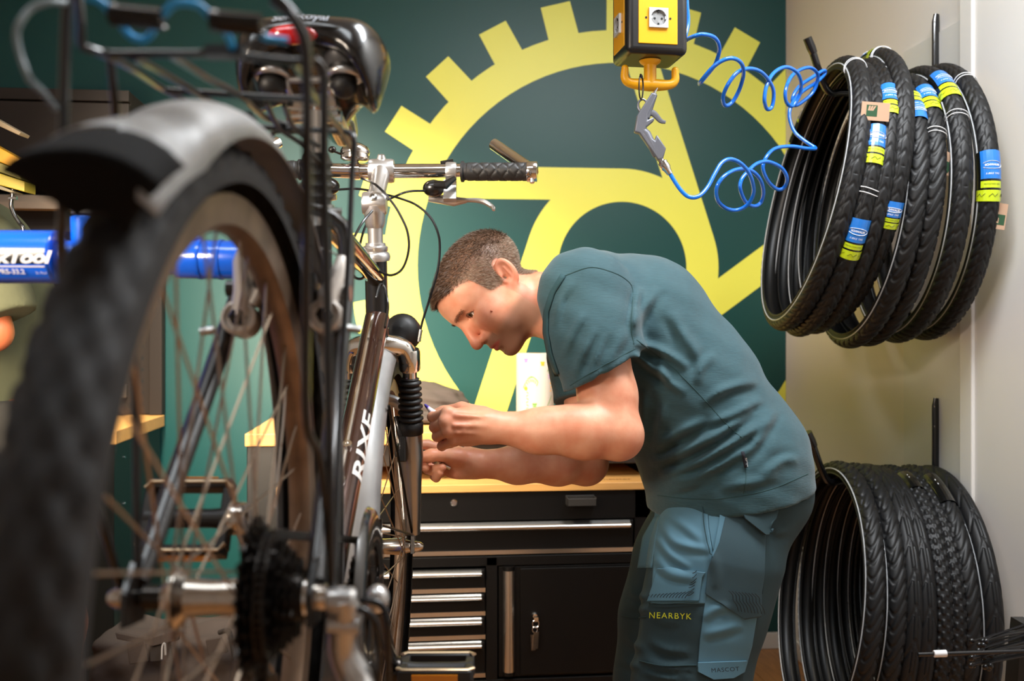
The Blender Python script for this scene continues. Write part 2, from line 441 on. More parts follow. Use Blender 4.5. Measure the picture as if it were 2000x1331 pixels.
for i in range(5):
    a = PI - 2 * PI * i / 5
    ca, sa = math.cos(a), math.sin(a)     # direction of the arm; it is tangent to the hub on its right hand (looking outwards)
    t = (math.sin(a), -math.cos(a))       # for a = 180 deg this is (0, 1): the top of the hub
    poly = [(ca * r + t[0] * q, sa * r + t[1] * q) for r, q in ((-.0, hub_i + .006), (gr_i + .035 - .05, hub_i + .012), (gr_i + .02, hub_i + .012), (gr_i - .0, hub_o), (.0, hub_o))]
    r_end = math.sqrt((gr_i + .02) ** 2 - hub_o ** 2)
    poly = [(ca * r + t[0] * q, sa * r + t[1] * q) for r, q in ((-.02, hub_i + .004), (math.sqrt((gr_i + .02) ** 2 - hub_i ** 2), hub_i + .004), (r_end, hub_o), (-.0, hub_o))]
    poly = clip_right(poly)
    if len(poly) > 2: M().prism(poly, (gx, YW, gz), ex, ey, (0, -.0012, 0)).build('printed_spoke', m_yellow, wall_back, smooth=False)
for mm, nm in ((gear, 'printed_ring'), (hubm, 'printed_hub')):
    mm.build(nm, m_yellow, wall_back, smooth=False)
# ------------------------------------------------------------------ workbench with wooden top, and the tool cabinet pushed under it
BX0, BX1, BY = -0.455, 0.86, 2.86
ZT = 0.892
wb = thing('workbench', 'wooden topped workbench with black steel frame against the green wall', 'workbench', ((BX0 + BX1) / 2, 3.2, 0))
o = M().box((BX0, BY, ZT - .036), (BX1, YW - .004, ZT)).build('worktop', [m_wood], wb, smooth=False, bevel=.003)
M().box((BX0 + .004, BY + .012, 0), (BX0 + .10, YW - .05, ZT - .0365)).build('leg_panel', m_blackm, wb, smooth=False, bevel=.003)
M().box((BX1 - .12, BY + .012, 0), (BX1 - .03, YW - .05, ZT - .0365)).build('leg_panel', m_blackm, wb, smooth=False, bevel=.003)
M().box((BX0 + .103, BY + .02, ZT - .10), (BX1 - .123, BY + .05, ZT - .0365)).build('apron', m_brownm, wb, smooth=False, bevel=.003)
M().box((BX0 + .103, YW - .08, .1), (BX1 - .123, YW - .06, ZT - .0365)).build('back_panel', m_blackm, wb, smooth=False)

TX0, TX1, TY, TZ = -0.345, 0.69, 2.79, 0.752
tcb = thing('tool_cabinet', 'black wheeled tool cabinet with aluminium drawer grips, pushed under the workbench', 'cabinet', ((TX0 + TX1) / 2, TY + .25, 0))
cabm = mat('cabinet_black', (8, 7, 7), rough=0.45, spec=.25, bump=0.02, bscale=900)
cabm2 = mat('cabinet_front_black', (7, 6, 6), rough=0.42, spec=.25, bump=0.02, bscale=900)
TD = TY + .62
M().box((TX0 - .012, TY - .012, TZ - .022), (TX1 + .012, TD, TZ)).build('wooden_top', m_wood, tcb, smooth=False, bevel=.002, label='oiled beech board top with a pale front edge')
mm = M(); put_text(mm, 'meister', (.60, TY + .045, TZ + .0006), (1, 0, 0), (0, 1, 0), .030); mm.build('burned_lettering', mat('burn_brown', (96, 56, 24), rough=.7), tcb, smooth=False)
b = M()
b.box((TX0, TY, .16), (TX1, TD - .01, .20)); b.box((TX0, TY, TZ - .105), (TX1, TD - .01, TZ - .0225))
b.box((TX0, TY, .16), (TX0 + .03, TD - .01, TZ - .0225)); b.box((TX1 - .045, TY, .16), (TX1, TD - .01, TZ - .0225))
b.box((TX0 + .03, TD - .03, .2), (TX1 - .045, TD - .01, TZ - .1))
xm = 0.232                                   # divider between drawers and door
b.box((xm - .012, TY, .2), (xm + .02, TD - .03, .545)); b.box((TX0 + .03, TY, .520), (TX1 - .045, TD - .03, .548))
b.build('carcass', cabm, tcb, smooth=False, bevel=.002)
def grip(parent, x0, x1, z, h=.021, d=.02):
    g = M(); pr = [(-.002, 0)] + [(-.002 - d * math.sin(t * PI), h * t) for t in np.linspace(.08, .92, 8)] + [(-.002, h)]
    vs = []
    for xx in (x0, x1):
        for a, c in pr: vs.append((xx, TY + a, z + c))
    n = len(pr)
    g.add(vs, [(i, i + 1, i + 1 + n, i + n) for i in range(n - 1)] + [tuple(range(n))[::-1], tuple(range(n, 2 * n))])
    g.build('grip', m_alu, parent, ang=60)
    e = M(); e.box((x1, TY - .017, z), (x1 + .008, TY, z + h)); e.build('grip_end', cabm, parent, smooth=False, bevel=.002)
def drawer(x0, x1, z0, z1, gh):
    d = M(); d.box((x0, TY + .004, z0), (x1, TY + .03, z1)); d.box((x0 + .01, TY + .03, z0 + .01), (x1 - .01, TD - .06, z1 - .015))
    o = d.build('drawer', cabm2, tcb, smooth=False, bevel=.0015)
    grip(o, x0 + .004, x1 - .012, z1 - gh, gh)
    st = M().box((x0, TY + .001, z0), (x1, TY + .004, z0 + .012)).build('trim_strip', m_alu, o, smooth=False)
    return o
dx0 = TX0 + .032
dd = drawer(dx0, TX1 - .048, .552, TZ - .108, .027)
zs = [.500, .436, .372, .312, .262]
zs = [.514, .444, .378, .312, .204]
for i in range(4): drawer(dx0, xm - .014, zs[i + 1] + .003, zs[i] - .001, .023 if i != 1 else .019)
tag(M().lathe((xm - .055, TY + .003, .252), (0, -1, 0), [(.0045, 0), (.004, .0015), (0, .002)], 10).build('rivet', m_chrome, tcb))
dr = M().box((xm + .024, TY + .004, .205), (TX1 - .048, TY + .025, .517)).box((xm + .085, TY - .004, .212), (TX1 - .052, TY + .004, .512)).build('door', cabm2, tcb, smooth=False, bevel=.002)
hd = M(); hd.lathe((xm + .052, TY, .222), (0, 0, 1), [(.0, 0), (.016, 0), (.016, .285), (0, .285)], 16); hd.build('door_grip', m_alu_v, dr)
M().lathe((xm + .052, TY, .212), (0, 0, 1), [(0, 0), (.0165, 0), (.0165, .01), (0, .01)], 16).build('grip_cap', cabm, dr)
M().lathe((xm + .052, TY, .507), (0, 0, 1), [(0, 0), (.0165, 0), (.0165, .012), (0, .012)], 16).build('grip_cap', cabm, dr)
lk = M().lathe((xm + .125, TY - .004, .380), (0, -1, 0), [(.009, 0), (.009, .006), (.006, .012), (0, .012)], 16).build('lock', m_chrome, dr)
ring = M().tube([(xm + .126 + .009 * math.cos(t), TY - .020, .360 + .011 * math.sin(t)) for t in np.linspace(0, 2 * PI, 14)[:-1]], .0012, 6, closed=True)
ring.tube([(xm + .124 + .007 * math.cos(t), TY - .018, .343 + .009 * math.sin(t)) for t in np.linspace(0, 2 * PI, 14)[:-1]], .0011, 6, closed=True)
ring.obox((xm + .126, TY - .019, .313), (.0075, 0, 0), (0, .0012, 0), (.0015, 0, .024)); ring.obox((xm + .119, TY - .016, .306), (.006, 0, 0), (0, .001, 0), (-.001, 0, .022))
ring.obox((xm + .127, TY - .019, .372), (.006, 0, 0), (0, .004, 0), (0, 0, .006))
ring.build('key', m_chrome, dr)
M().lathe((0.130, TY, .700), (0, -1, 0), [(.010, 0), (.010, .003), (.007, .006), (.004, .006), (.004, .003), (0, .003)], 14).build('bolt', m_chrome, tcb)
for xx in (TX0 + .08, TX1 - .08):
    for yy in (TY + .08, TD - .1):
        c = M().lathe((xx - .015, yy, .06), (1, 0, 0), [(0, 0), (.06, 0), (.06, .03), (0, .03)], 18).build('caster', cabm, tcb)
        M().obox((xx, yy, .13), (.025, 0, 0), (0, .03, 0), (0, 0, .03)).build('caster_fork', m_chrome, c, smooth=False)
tr = M(); tr.box((.445, TY - .040, .690), (.528, TY - .001, .693)); tr.box((.445, TY - .040, .690), (.528, TY - .037, .712)); tr.box((.445, TY - .040, .69), (.448, TY - .001, .714)); tr.box((.525, TY - .04, .69), (.528, TY - .001, .714)); tr.box((.445, TY - .003, .69), (.528, TY - .0005, .716))
single(tr, 'clip_tray', mat('tray_black', (48, 46, 44), rough=.4), 'small black tray clipped to the front of the tool cabinet', 'tray', smooth=False, bevel=.001)

# ------------------------------------------------------------------ kitchen roll and cap on the bench
m_paper = mat('paper_towel', (180, 174, 166), rough=.9, bump=.25, bscale=160)
prx = P(1045, 800, 3.22); pc = (prx.x, prx.y, ZT)
pr = thing('paper_towel_roll', 'white paper towel roll printed with small flowers and butterflies, standing on the workbench', 'paper roll', pc)
M().lathe(pc, (0, 0, 1), [(.019, .0), (.0605, .0), (.0605, .218), (.0595, .2195), (.019, .2195)], 48, closedprof=True).build('sheet_roll', m_paper, pr)
M().lathe(pc, (0, 0, 1), [(.0185, .001), (.020, .001), (.020, .2205), (.0185, .2205)], 24, closedprof=True).build('cardboard_core', mat('cardboard', (170, 130, 90), rough=.9), pr)
fl = M()
def on_roll(a, h, r=.0609): return (pc[0] + r * math.sin(a), pc[1] - r * math.cos(a), pc[2] + h)
def blot(a, h, ra, rh, mi, rot=0.0, n=8):
    vs = [on_roll(a, h, .0611)]
    for k in range(n):
        t = 2 * PI * k / n; x, y = ra * math.cos(t), rh * math.sin(t)
        vs.append(on_roll(a + (x * math.cos(rot) - y * math.sin(rot)) / .061, h + x * math.sin(rot) + y * math.cos(rot), .0611))
    fl.add(vs, [(0, 1 + k, 1 + (k + 1) % n) for k in range(n)], mi)
for (a, h, mi) in ((-.62, .197, 3), (.28, .187, 0), (-.15, .055, 1)):          # butterflies
    for s in (-1, 1):
        blot(a + s * .05, h + .003, .005, .004, mi, s * .5); blot(a + s * .045, h - .004, .0035, .003, mi, -s * .5)
for k in range(9):                                                            # fern sprays
    t = k / 8; blot(-.75 + .75 * t, .115 + .030 * math.sin(t * 2.6), .0065, .0016, 1, 1.0 - 2.2 * t); blot(-.72 + .7 * t, .108 + .026 * math.sin(t * 2.6), .006, .0015, 1, -1.0 - .8 * t)
for k in range(6): blot(-.55 + .02 * (k % 2), .045 + .010 * k, .005, .0016, 1, .6 * (-1) ** k)
for k in range(7): blot(.82 + .05 * (k % 2), .10 + .012 * k, .0032, .003, 0)
for (a, h) in ((.80, .190), (.74, .042), (-.62, .108)):
    for q in range(5): blot(a + .05 * math.cos(q * 1.256), h + .0042 * math.sin(q * 1.256), .003, .003, 0)
for k in range(6): blot(.62 + .055 * k, .165 + .006 * math.sin(k * 2.1), .007, .0014, 1, .7); blot(.55 + .06 * k, .05 + .006 * k, .007, .0015, 1, 1.0)
for (a, h) in ((-.25, .088), (-.18, .096), (-.22, .08), (.86, .028), (-.28, .076)): blot(a, h, .002, .002, 2)
for (a, h) in ((.68, .150), (.70, .142), (-.85, .064)): blot(a, h, .003, .003, 3)
fl.build('flower_print', [mat('print_yellow', (232, 168, 30), rough=.9), mat('print_green', (108, 150, 74), rough=.9), mat('print_blue', (50, 120, 190), rough=.9), mat('print_lilac', (176, 116, 186), rough=.9)], pr, smooth=False, kind='stuff')

m_cap = mat('taupe_cloth', (62, 52, 46), rough=.85, bump=.3, bscale=500)
cpos = P(845, 835, 3.2)
cp = thing('cloth_bag', 'crumpled taupe cloth bag lying on the workbench behind the fork', 'bag', (cpos.x, cpos.y, ZT))
def f_bag(p):
    c = np.array([cpos.x, cpos.y, ZT], np.float32)
    d = s_ell(p, c + (0.0, .02, .052), (.115, .10, .062)); d = smin(d, s_ell(p, c + (-.03, .06, .085), (.07, .07, .045)), .03)
    d = smin(d, s_ell(p, c + (-.02, -.05, .02), (.13, .07, .02)), .02)
    d = d + .003 * np.sin(p[:, 2] * 210 + p[:, 0] * 30) + .003 * np.sin(p[:, 0] * 60 + p[:, 1] * 80)
    return smax(d, ZT + .001 - p[:, 2], .01)
sdf_obj('crown', f_bag, (cpos.x - .16, cpos.y - .16, ZT - .01), (cpos.x + .16, cpos.y + .16, ZT + .16), .005, m_cap, cp, space='world')
M().tube([(cpos.x - .11, cpos.y - .09, ZT + .012), (cpos.x - .04, cpos.y - .125, ZT + .016), (cpos.x + .05, cpos.y - .12, ZT + .014), (cpos.x + .11, cpos.y - .08, ZT + .012)], .010, 8, sm=5).build('piping', mat('dark_piping', (60, 48, 42), rough=.8), cp)

# ------------------------------------------------------------------ left bench with drawers, perforated back panel and wall cupboard
LX1, LY = -0.84, 3.0
lb = thing('workbench', 'left workbench with bamboo top over black drawers, beyond the rear wheel', 'workbench', (-1.5, 3.3, 0))
M().box((-2.4, LY - .01, .852), (LX1, YW - .03, .893)).build('worktop', m_wood, lb, smooth=False, bevel=.003)
M().box((-2.39, LY + .012, .03), (LX1 - .012, YW - .04, .8515)).build('carcass', mat('cabinet_gloss_black', (16, 18, 17), rough=.4, spec=.3), lb, smooth=False, bevel=.003)
M().box((-2.39, LY + .03, .0), (LX1 - .03, YW - .05, .0295)).build('plinth', m_dark, lb, smooth=False)
for (a, b) in ((-2.36, -1.66), (-1.64, -.93)):
    for (z0, z1) in ((.71, .835), (.58, .70), (.06, .57)):
        d = M().box((a, LY - .004, z0), (b, LY + .0115, z1)).build('drawer' if z0 > .1 else 'door', m_blackm, lb, smooth=False, bevel=.002)
        M().box((a + .01, LY - .026, z1 - .028), (b - .006, LY - .0045, z1 - .008)).build('grip', m_alu, d, smooth=False, bevel=.003)
for zz in (.80, .66): M().lathe((LX1 - .0115, LY + .12, zz), (1, 0, 0), [(.004, 0), (.004, .002), (0, .003)], 8).build('rivet', m_chrome, lb)
# perforated panel: flat dark squares carry the shade inside its holes as colour
pp = thing('perforated_panel', 'dark brown perforated steel tool panel above the left workbench', 'tool panel', (-1.5, YW - .02, .895))
pan = M().box((-2.4, YW - .03, .895), (LX1 - .002, YW - .012, 1.58)); pan.box((LX1 - .045, YW - .06, .895), (LX1 - .002, YW - .03, 1.58))
pan.build('panel', m_brownm, pp, smooth=False, bevel=.002)
hol = M()
for i in range(18):
    for j in range(16):
        xx = LX1 - .075 - i * .038; zz = .93 + j * .040; hol.box((xx - .005, YW - .0306, zz - .005), (xx + .005, YW - .0298, zz + .005))
hol.build('hole_shade', m_dark, pp, smooth=False, kind='stuff')
wc = thing('wall_cupboard', 'long brown steel wall cupboard with aluminium ledge, over the left workbench', 'cupboard', (-1.5, YW - .2, 1.58))
cx1 = LX1 - .02
M().box((-2.4, 3.22, 1.66), (cx1, YW - .004, 1.93)).build('carcass', m_brownm, wc, smooth=False, bevel=.003)
M().box((-2.4, 3.196, 1.895), (cx1, 3.2195, 1.93)).build('top_rail', m_brownm, wc, smooth=False, bevel=.002)
M().box((-2.38, 3.196, 1.668), (-1.62, 3.2195, 1.889)).build('flap_door', m_brownm, wc, smooth=False, bevel=.002)
M().box((-1.615, 3.196, 1.668), (cx1, 3.2195, 1.889)).build('flap_door', m_brownm, wc, smooth=False, bevel=.002)
rl = M(); rl.prism([(3.30, 1.61), (3.30, 1.565), (3.24, 1.565), (3.24, 1.585), (3.262, 1.61)], (-2.4, 0, 0), (0, 1, 0), (0, 0, 1), (cx1 + 2.4, 0, 0)); rl.build('ledge', mat('ledge_grey', (150, 132, 116), rough=.45, metal=.2), wc, smooth=False)
M().box((-2.4, 3.30, 1.50), (cx1, YW - .04, 1.60)).build('light_box', m_brownm, wc, smooth=False)
tl = M(); tl.box((LX1 - .165, YW - .05, .955), (LX1 - .125, YW - .031, 1.0)); single(tl, 'socket_plate', mat('plate_steel', (190, 186, 180), rough=.3, metal=1), 'small steel plate fixed low on the perforated panel', 'bracket', smooth=False, bevel=.002)
cl = M(); cl.tube([(LX1 - .03 + .075 * math.cos(t) - .19, LY + .14 + .05 * math.sin(t), .897 + .001 * i / 4) for i, t in enumerate(np.linspace(0, 4 * PI, 40))], .003, 6)
cl.ball((LX1 - .16, LY + .2, .908), (.025, .016, .012))
single(cl, 'cable_coil', mat('black_rubber_cable', (18, 18, 18), rough=.5), 'small black cable coil lying on the left worktop corner', 'cable')
# ------------------------------------------------------------------ the mechanic
C3 = lambda px, py, D: cam_pt(px, py, D).astype(np.float32)
man_loc = c2w(np.array([cam_pt(1400, 0, 1.95)[0], 1.95, 0.0]))
man = thing('person', 'man in teal t-shirt and two-tone work trousers bending to the front wheel', 'person', tuple(man_loc))

hu = np.array([-.84, 0, .54]); hu /= np.linalg.norm(hu)
h0 = np.array([-.54, 0, -.84]); h0 /= np.linalg.norm(h0); hl0 = np.cross(hu, h0)
psi = math.radians(18)
hf = h0 * math.cos(psi) + hl0 * math.sin(psi); hl = hl0 * math.cos(psi) - h0 * math.sin(psi)
HC = np.array([-.050, 1.98, 1.262])
HR = np.stack([hf, hl, hu]).astype(np.float32)           # rows: forward, left, up
def to_head(p): return (p - HC.astype(np.float32)) @ HR.T
def from_head(q): return HC + np.asarray(q, float) @ HR.astype(float)
EYE = [(.0665, s * .0315, -.003) for s in (1, -1)]
def f_head(p):
    q = to_head(p); a = q.copy(); a[:, 1] = np.abs(a[:, 1])       # mirrored copy for the paired shapes
    d = s_ell(q, (-.014, 0, .030), (.097, .0745, .072))
    d = smin(d, s_ell(q, (.022, 0, -.018), (.066, .062, .080)), .03)
    d = smin(d, s_ell(q, (.044, 0, .035), (.046, .056, .042)), .03)
    d = smin(d, s_cap(a, (-.012, .050, -.052), (.056, .020, -.098), .020, .016), .03)
    d = smin(d, s_ell(q, (.048, 0, -.078), (.042, .040, .036)), .02)
    d = smin(d, s_ell(q, (.074, 0, -.104), (.017, .021, .015)), .018)
    d = smin(d, s_ell(a, (.052, .043, -.034), (.026, .023, .022)), .02)
    d = smin(d, s_ell(a, (.036, .045, -.056), (.032, .019, .032)), .03)
    d = smin(d, s_cap(a, (.084, .006, .018), (.066, .043, .019), .0095, .009), .014)
    d = smax(d, -s_ell(a, (.094, .033, -.004), (.017, .020, .0125)), .012)
    d = smin(d, s_cap(q, (.084, 0, .008), (.104, 0, -.036), .0085, .0105), .012)
    d = smin(d, s_ell(q, (.1055, 0, -.044), (.0135, .0125, .0115)), .007)
    d = smin(d, s_ell(a, (.091, .0135, -.047), (.0125, .0065, .0085)), .006)
    d = smax(d, -s_cap(a, (.097, .0065, -.0565), (.090, .0105, -.049), .0032, .0036), .003)
    d = smin(d, s_ell(q, (.078, 0, -.068), (.018, .028, .016)), .012)                       # muzzle
    d = smin(d, s_cap(a, (.0945, .003, -.0705), (.0745, .0275, -.0765), .0045, .003), .005)    # lips
    d = smin(d, s_cap(a, (.0915, .003, -.0815), (.075, .0245, -.0785), .0052, .003), .005)
    d = smax(d, -s_cap(a, (.102, .0, -.0758), (0.0760, .0280, -.0752), .0014, .0006), .0035)
    d = smax(d, -s_cap(a, (.093, 0, -.0915), (.088, .012, -.091), .003, .002), .007)
    d = smin(d, s_ell(a, (.060, .0395, -.046), (.019, .015, .018)), .006)                     # raised cheek of the smile
    for (x, y, z) in ((.0665, .0315, -.003),):                                                # lids around the eyeball
        d = smin(d, s_ball(a, (x, y, z), .0138), .005)
        r = a - np.array((x, y, z), np.float32); t = np.clip(np.abs(r[:, 1] - .0015) / .0152, 0, 1)
        slit = np.abs(r[:, 2] + .0012 - .0006 * np.cos(t * 3)) - .0064 * (1 - t * t) - .0003
        d = smax(d, -np.maximum(np.maximum(slit, s_ball(a, (x + .004, y, z), .0185)), .001 - r[:, 0]), .0012)
        d = np.minimum(d, s_ball(a, (x, y, z), .0112))
    # ears: a tilted shell with helix, bowl and lobe
    e = a - np.array((-.022, .0705, -.018), np.float32)
    tl = math.radians(24); ef = e[:, 0] * math.cos(tl) - e[:, 1] * math.sin(tl); el = e[:, 1] * math.cos(tl) + e[:, 0] * math.sin(tl)
    lean = math.radians(20); e2 = np.stack([ef * math.cos(lean) + e[:, 2] * math.sin(lean), el, -ef * math.sin(lean) + e[:, 2] * math.cos(lean)], 1)
    ear = s_ell(e2, (-.004, .004, .002), (.0185, .0065, .031))
    ear = smin(ear, s_ell(e2, (.004, .004, -.026), (.0095, .0055, .010)), .006)
    ear = smax(ear, -s_ell(e2, (-.002, .0115, .006), (.0125, .0075, .0225)), .003)
    ear = smin(ear, s_cap(e2, (-.008, .0045, -.014), (-.005, .005, .012), .0028, .0022), .003)
    ear = smin(ear, s_cap(e2, (.0115, .004, -.006), (.0105, .0045, -.012), .0036, .0032), .003)
    ear = smax(ear, -s_ball(e2, (.005, .006, -.004), .0050), .003)
    d = smin(d, ear, .004)
    # neck, with the strap muscle from ear to breastbone
    d = smin(d, s_cap(p, C3(1010, 588, 1.985), C3(1130, 606, 1.965), .060, .074, (1, 1.08, 1)), .022)
    d = smin(d, s_cap(p, C3(1015, 590, 1.93), C3(1100, 680, 1.93), .014, .014), .03)
    d = smin(d, s_ell(q, (.040, 0, -.098), (.034, .030, .014)), .02)
    return d

LA = [C3(1150, 580, 1.79), C3(1187, 775, 1.745), C3(1199, 842, 1.725), C3(1140, 846, 1.712), C3(1050, 844, 1.70), C3(962, 834, 1.69)]
LR = [.060, .0485, .042, .0425, .034, .026]
def f_larm(p):
    d = s_chain(p, LA, LR, .022)
    d = smin(d, s_ball(p, C3(1214, 858, 1.728), .031), .03)               # elbow
    d = smin(d, s_ell(p, C3(1110, 835, 1.70), (.075, .035, .036)), .02)
    W = C3(962, 834, 1.69)
    tips = [((874, 806, 1.672), (845, 815, 1.702), (866, 822, 1.725), (880, 824, 1.722)), ((869, 824, 1.665), (849, 835, 1.70), (870, 838, 1.722), (884, 838, 1.716)),
            ((875, 843, 1.667), (854, 853, 1.70), (874, 853, 1.722), (887, 852, 1.715)), ((886, 861, 1.678), (863, 872, 1.706), (880, 868, 1.722), (891, 866, 1.716))]
    hd = s_ell(p, C3(912, 834, 1.70), (.050, .019, .034)); fin = None
    for i, t in enumerate(tips):
        a, b, c, e = [C3(*x) for x in t]; r = (.0090, .0092, .0088, .0078)[i]
        o = C3(952, 820 + 9 * i, 1.688)
        hd = smin(hd, s_cap(p, o, a, .0125, r * 1.02), .012)
        hd = smin(hd, s_ball(p, a, r * 1.12), .007)
        f = smin(s_cap(p, a, b, r, r * .95), smin(s_cap(p, b, c, r * .95, r * .85), s_cap(p, c, e, r * .85, r * .75), .003), .003)
        f = smin(f, s_ball(p, b, r * 1.03), .003)
        fin = f if fin is None else smin(fin, f, .0012)
    hd = smin(hd, fin, .003)
    th = s_chain(p, [C3(940, 812, 1.705), C3(902, 800, 1.727), C3(866, 806, 1.735), C3(846, 811, 1.735)], [.017, .0125, .011, .0088], .006)
    hd = smin(hd, th, .008)
    for a, b in (((945, 815, 1.6705), (890, 812, 1.6625)), ((948, 832, 1.6685), (888, 832, 1.658)), ((940, 846, 1.671), (893, 846, 1.6605)), ((925, 826, 1.669), (905, 840, 1.664))):
        hd = smin(hd, s_cap(p, C3(*a), C3(*b), .0016, .0022), .007)          # tendons and veins
    return smin(d, hd, .020)

RA = [C3(1145, 590, 2.13), C3(1150, 780, 2.06), C3(1140, 898, 2.0), C3(1090, 905, 1.965), C3(1010, 908, 1.925), C3(938, 906, 1.885)]
RR = [.060, .046, .042, .041, .034, .026]
def f_rarm(p):
    d = s_chain(p, RA, RR, .022)
    d = smin(d, s_ball(p, C3(1148, 912, 2.0), .031), .03)
    hd = s_ell(p, C3(897, 901, 1.897), (.042, .018, .031))
    hd = smin(hd, s_ell(p, C3(892, 894, 1.876), (.032, .014, .016)), .014)     # ball of the thumb
    hd = smin(hd, s_ell(p, C3(902, 922, 1.885), (.034, .012, .014)), .012)
    hd = smin(hd, s_chain(p, [C3(895, 893, 1.872), C3(866, 888, 1.858), C3(842, 890, 1.852), C3(814, 895, 1.850)], [.016, .0125, .0115, .0085], .006), .010)
    fg = [([(872, 880, 1.915), (835, 869, 1.915), (812, 869, 1.905), (795, 871, 1.89)], .0095), ([(868, 886, 1.92), (823, 896, 1.90), (818, 908, 1.872), (831, 914, 1.852)], .0100),
          ([(870, 898, 1.92), (836, 917, 1.902), (841, 919, 1.872), (864, 914, 1.853)], .0095), ([(880, 912, 1.915), (849, 931, 1.900), (852, 934, 1.872), (860, 924, 1.853)], .0085)]
    fin = None
    for pts, r in fg:
        f = s_chain(p, [C3(*x) for x in pts], [r * 1.1, r * 1.03, r * .95, r * .80], .003); fin = f if fin is None else smin(fin, f, .0012)
    hd = smin(hd, fin, .0045)
    for a, b in (((985, 905, 1.896), (920, 900, 1.868)), ((975, 916, 1.9), (915, 914, 1.872))): hd = smin(hd, s_cap(p, C3(*a), C3(*b), .0022, .0016), .008)
    return smin(d, hd, .020)

TD0 = 1.96
def torso(p, g=0.0):                                                   # g: how far the cloth stands off the body
    sc = (1, .76, 1)
    T = [(1160, 602, .098), (1245, 636, .126), (1330, 758, .136), (1416, 903, .146), (1429, 1010, .158)]
    d = s_chain(p, [C3(a, b, TD0) for a, b, _ in T], [r + g for _, _, r in T], .05, sc)
    return smin(d, s_cap(p, C3(1142, 578, 1.805), C3(1142, 586, 2.115), .077 + g, .077 + g), .05)
def f_core(p): return smax(torso(p, -.022), .90 - p[:, 2], .03)

GROUPS = [(f_head, (-.20, 1.76, 1.06), (.16, 2.12, 1.46)), (f_larm, (-.20, 1.60, .90), (.24, 1.90, 1.36)), (f_rarm, (-.24, 1.80, .86), (.24, 2.22, 1.36)), (f_core, (.0, 1.68, .76), (.66, 2.24, 1.36))]
def f_body(p):
    d = np.full(len(p), 1.0, np.float32)
    for fn, lo, hi in GROUPS:
        m = ((p > np.float32(lo)) & (p < np.float32(hi))).all(1)
        if m.any(): d[m] = smin(d[m], fn(p[m]), .014)
    return d
def sstep(x, a, b): t = np.clip((x - a) / (b - a), 0, 1); return t * t * (3 - 2 * t)
HLF = [-.12, -.09, -.06, -.035, -.012, .004, .022, .030, .045, .062, .080, .10]
HLU = [-.070, -.068, -.060, -.030, -.022, -.020, -.012, .034, .044, .052, .064, .064]
def hair_mask(q): return sstep(q[:, 2] - np.interp(q[:, 0], HLF, HLU), -.006, .010) 
def near_head(p): return np.linalg.norm(p - HC.astype(np.float32), axis=1) < .17
def A_hair(p):
    q = to_head(p); er = (((q[:, 0] + .029) / .019) ** 2 + ((q[:, 2] + .016) / .034) ** 2 < 1) & (np.abs(q[:, 1]) > .0695)
    return hair_mask(q) * near_head(p) * ~er
def A_stub(p):
    q = to_head(p); b = sstep(-q[:, 2], .030 + .02, .075) * sstep(q[:, 0], -.03, .01)
    m = sstep(-q[:, 2], .050, .060) * (np.abs(q[:, 1]) < .034) * (q[:, 0] > .06)
    return np.maximum(b, m) * near_head(p) * (1 - sstep(-q[:, 2], .113, .128))
def A_lip(p):
    q = to_head(p); a = np.abs(q[:, 1]); w = .0075 * (1 - (a / .030) ** 2)
    return sstep(w - np.abs(q[:, 2] + .0762), -.0012, .0012) * (q[:, 0] > .070) * near_head(p)
def A_red(p):
    q = to_head(p); r = np.exp(-(((q[:, 0] - .105) / .02) ** 2 + (q[:, 1] / .016) ** 2 + ((q[:, 2] + .045) / .016) ** 2)) * .8
    r += .6 * (np.abs(q[:, 1]) > .069) * (q[:, 0] < .0) + .5 * np.exp(-(((q[:, 2] + .035) / .018) ** 2 + ((np.abs(q[:, 1]) - .045) / .02) ** 2)) * (q[:, 0] > .03)
    return np.clip(r, 0, 1) * near_head(p)
m_skin = mat('skin', (226, 160, 124), rough=.46, bump=.05, bscale=420, sss=.12, spec=.42)
nt = m_skin.node_tree; N = nt.nodes; L = nt.links; bs = N['Principled BSDF']
def chain_mix(prev, attr, col, gain):
    a = N.new('ShaderNodeAttribute'); a.attribute_name = attr
    mu = N.new('ShaderNodeMath'); mu.operation = 'MULTIPLY'; mu.inputs[1].default_value = gain; L.new(a.outputs['Fac'], mu.inputs[0])
    mx = N.new('ShaderNodeMix'); mx.data_type = 'RGBA'; L.new(mu.outputs[0], mx.inputs['Factor']); mx.inputs['B'].default_value = lin(col)
    if prev is None: mx.inputs['A'].default_value = lin((226, 160, 124))
    else: L.new(prev, mx.inputs['A'])
    return mx.outputs['Result']
tn = N.new('ShaderNodeTexNoise'); tn.inputs['Scale'].default_value = 26; tn.inputs['Detail'].default_value = 6
tc = N.new('ShaderNodeTexCoord'); L.new(tc.outputs['Object'], tn.inputs['Vector'])
rp = N.new('ShaderNodeValToRGB'); rp.color_ramp.elements[0].position = .3; rp.color_ramp.elements[1].position = .7
rp.color_ramp.elements[0].color = lin((210, 134, 102)); rp.color_ramp.elements[1].color = lin((226, 166, 134)); L.new(tn.outputs['Fac'], rp.inputs[0])
s = chain_mix(rp.outputs[0], 'blush', (214, 108, 84), .55)
s = chain_mix(s, 'stubble', (128, 98, 80), .78)
s = chain_mix(s, 'lip', (176, 88, 80), .9)
s = chain_mix(s, 'scalp', (112, 88, 70), .88)
L.new(s, bs.inputs['Base Color'])
body, BV, BQ = sdf_obj('body', f_body, (-.26, 1.58, .74), (.68, 2.26, 1.46), .0022, m_skin, man, attrs={'scalp': A_hair, 'stubble': A_stub, 'lip': A_lip, 'blush': A_red})

